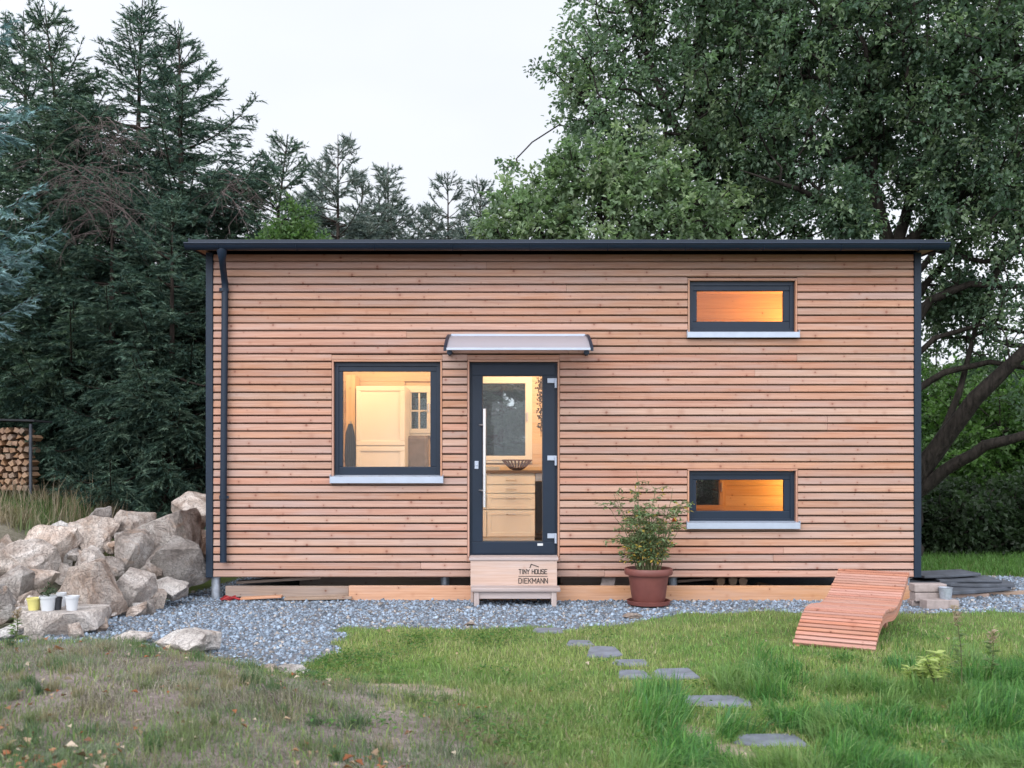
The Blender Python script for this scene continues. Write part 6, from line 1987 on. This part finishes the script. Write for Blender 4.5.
# sparse grey conifers far behind the roof
meshD = conifer_mesh(9, 9.0, 2.9, LAR_HAZE, z0=2.0, spacing=0.30, nper=7, sparse=1.0, tuft=0.105, tstep=0.05, droop=0.3, wid=0.03, power=0.5, secl=0.7, sgap=0.10, tgap=0.14, tlen=0.5)
gla = 'sparse grey conifers behind the roof'
sD = conifer('larch_tree', 'sparse grey conifer behind the roof, the tallest of its group', 'conifer', (P(338, 0, 24).x, 24, 0), gla, meshD, 0.5, 1.04)
for px, d, rot, sc, lab in ((388, 25, 2.0, 1.0, 'sparse grey conifer second from the left behind the roof'), (448, 26, 4.1, 1.0, 'sparse grey conifer third from the left behind the roof'),
                            (300, 26, 1.2, 0.95, 'sparse grey conifer partly hidden by the leaning spruce'), (480, 24, 5.1, 0.92, 'sparse grey conifer next to the big green crown'),
                            (418, 28, 0.2, 0.97, 'sparse grey conifer farthest back behind the roof'), (362, 27.5, 3.0, 1.06, 'sparse grey conifer just right of the tallest of its group'),
                            (432, 24.5, 3.7, 0.86, 'low sparse grey conifer in front of the farthest one'), (322, 28, 5.6, 1.1, 'sparse grey conifer just left of the tallest of its group')):
    t = copy_tree(sD); t.location = (P(px, 0, d).x, d, 0); t.rotation_euler = (0, 0, rot); t.scale = (sc,) * 3; t['label'] = lab
# small bright bush above the roof line
b0 = Vector((P(290, 0, 14.4).x, 14.4, 0))
broadleaf('broadleaf_tree', 'small fresh green tree peeping over the roof at the left', 'tree', b0,
          [([b0, P(291, 320, 14.4), P(292, 222, 14.4)], (0.06, 0.012)), ([P(291, 300, 14.4), P(279, 250, 14.3)], (0.03, 0.01))],
          [blob(292, 228, 14.4, .22, .25, .28), blob(280, 250, 14.3, .32, .35, .3), blob(303, 250, 14.4, .3, .3, .3)], 130, 36, [(0.065, 0.12, 0.045), (0.085, 0.145, 0.05)], (.05, .085), seed=3, thr=.3)

# dead brushwood hanging in the spruces
def brush(label, px, py, d, sx, sz, n=170):
    q = P(px, py, d); t = MB()
    for k in range(n):
        a = q + Vector((random.gauss(0, sx * .42), random.gauss(0, .25), random.gauss(0, sz * .33)))
        sg = random.choice((-1, 1)); ln = random.uniform(.3, .8)
        pts = [a]; dv = Vector((sg * random.uniform(.3, 1), random.gauss(0, .4), random.uniform(-.5, .35))).normalized()
        for m_ in range(4):
            pts.append(pts[-1] + dv * ln / 4); dv = (dv + Vector((random.gauss(0, .22), random.gauss(0, .2), -0.28))).normalized()
        t.tube(pts, [.006, .005, .004, .003, .002], 4, caps=False)
        for m_ in range(5):
            b0_ = pts[random.randint(1, 4)]; d2 = (dv + Vector((random.gauss(0, .7), random.gauss(0, .6), random.gauss(-.2, .4)))).normalized()
            t.tube([b0_, b0_ + d2 * random.uniform(.1, .3)], [.003, .0015], 3, caps=False)
    ob = t.build('dead_branches', M['deadwood'], None, org=q, smooth=60)
    return tag(ob, label, 'dead branches', 'dead brushwood caught in the spruces')


brush('tangle of dead grey brown twigs beside the blue spruce tips', 92, 190, 13.9, 0.6, 0.8, 80)
brush('dead grey brown twigs hanging higher up in the spruces', 118, 130, 15.0, 0.4, 0.5, 36)
brush('dead twigs hanging just left above the roof corner', 235, 190, 15.2, 0.35, 0.5, 34)

# ------------------------------------------------------------------ light and sky
sunv = Vector((-0.30, -0.72, 0.66)).normalized()
w = bpy.data.worlds.new('World'); S.world = w; w.use_nodes = True
nt = w.node_tree; bg = nt.nodes['Background']
sky = nt.nodes.new('ShaderNodeTexSky'); sky.sky_type = 'NISHITA'; sky.sun_disc = False
sky.sun_elevation = math.asin(sunv.z); sky.sun_rotation = math.atan2(sunv.x, sunv.y)
sky.air_density = 1.0; sky.dust_density = 4.0; sky.ozone_density = 1.0
hsv = nd(nt, 'ShaderNodeHueSaturation', {'Color': sky.outputs[0], 'Saturation': 0.30, 'Value': 1.0})
# thin high overcast veil: brighter towards the evening side behind the camera
geo = nd(nt, 'ShaderNodeTexCoord').outputs['Generated']
sp = nd(nt, 'ShaderNodeSeparateXYZ', {0: geo})
cl_ = noise_tex(nt, nd(nt, 'ShaderNodeMapping', {'Vector': geo, 'Scale': (1.2, 1.2, 3.0)}).outputs[0], 1.6, 4, 0.5).outputs['Fac']
veil = ramp(nt, cl_, [(0.3, (10.2, 10.7, 11.9)), (0.7, (11.6, 12.0, 12.9))])
bri = mth(nt, 'ADD', 1.25, mth(nt, 'MULTIPLY', sp.outputs[1], -0.68))
veil2 = nd(nt, 'ShaderNodeVectorMath', {0: veil, 'Scale': bri}, operation='SCALE').outputs[0]
skyc = mixc(nt, 0.72, hsv.outputs[0], (1, 1, 1))
mixn = nt.nodes[-1]
nt.links.new(veil2, mixn.inputs[7])
nt.links.new(skyc, bg.inputs[0]); bg.inputs[1].default_value = 0.12

sl_ = bpy.data.lights.new('sun', 'SUN'); sl_.energy = 1.2; sl_.angle = R(50); sl_.color = (1.0, 0.93, 0.86)
so_ = bpy.data.objects.new('sun', sl_); COL.objects.link(so_); so_.rotation_euler = sunv.to_track_quat('Z', 'Y').to_euler()
so_.location = (0, 0, 20)

# ------------------------------------------------------------------ camera and render
cd = bpy.data.cameras.new('camera'); cam = bpy.data.objects.new('camera', cd); COL.objects.link(cam)
cam.location = (0, 0, CAMZ); cam.rotation_euler = (R(90), 0, 0)
cd.sensor_width = 36; cd.lens = FPX / 1024 * 36; cd.shift_y = (HY - 384) / 1024; cd.clip_start = 0.1; cd.clip_end = 900
cd.dof.use_dof = True; cd.dof.focus_distance = 10.6; cd.dof.aperture_fstop = 3.2
S.camera = cam
S.view_settings.view_transform = 'Standard'; S.view_settings.look = 'None'; S.view_settings.gamma = 1.0; S.view_settings.exposure = 0.46
S.render.engine = 'CYCLES'
S.cycles.use_denoising = True
try:
    S.cycles.denoiser = 'OPENIMAGEDENOISE'; S.cycles.denoising_input_passes = 'RGB_ALBEDO_NORMAL'
except Exception: pass
S.cycles.max_bounces = 7; S.cycles.diffuse_bounces = 3; S.cycles.glossy_bounces = 3; S.cycles.transmission_bounces = 6; S.cycles.transparent_max_bounces = 12
S.cycles.caustics_reflective = False; S.cycles.caustics_refractive = False; S.cycles.sample_clamp_indirect = 6.0

# helper keys are not part of the scene description
for o in bpy.data.objects:
    if '_org' in o: del o['_org']
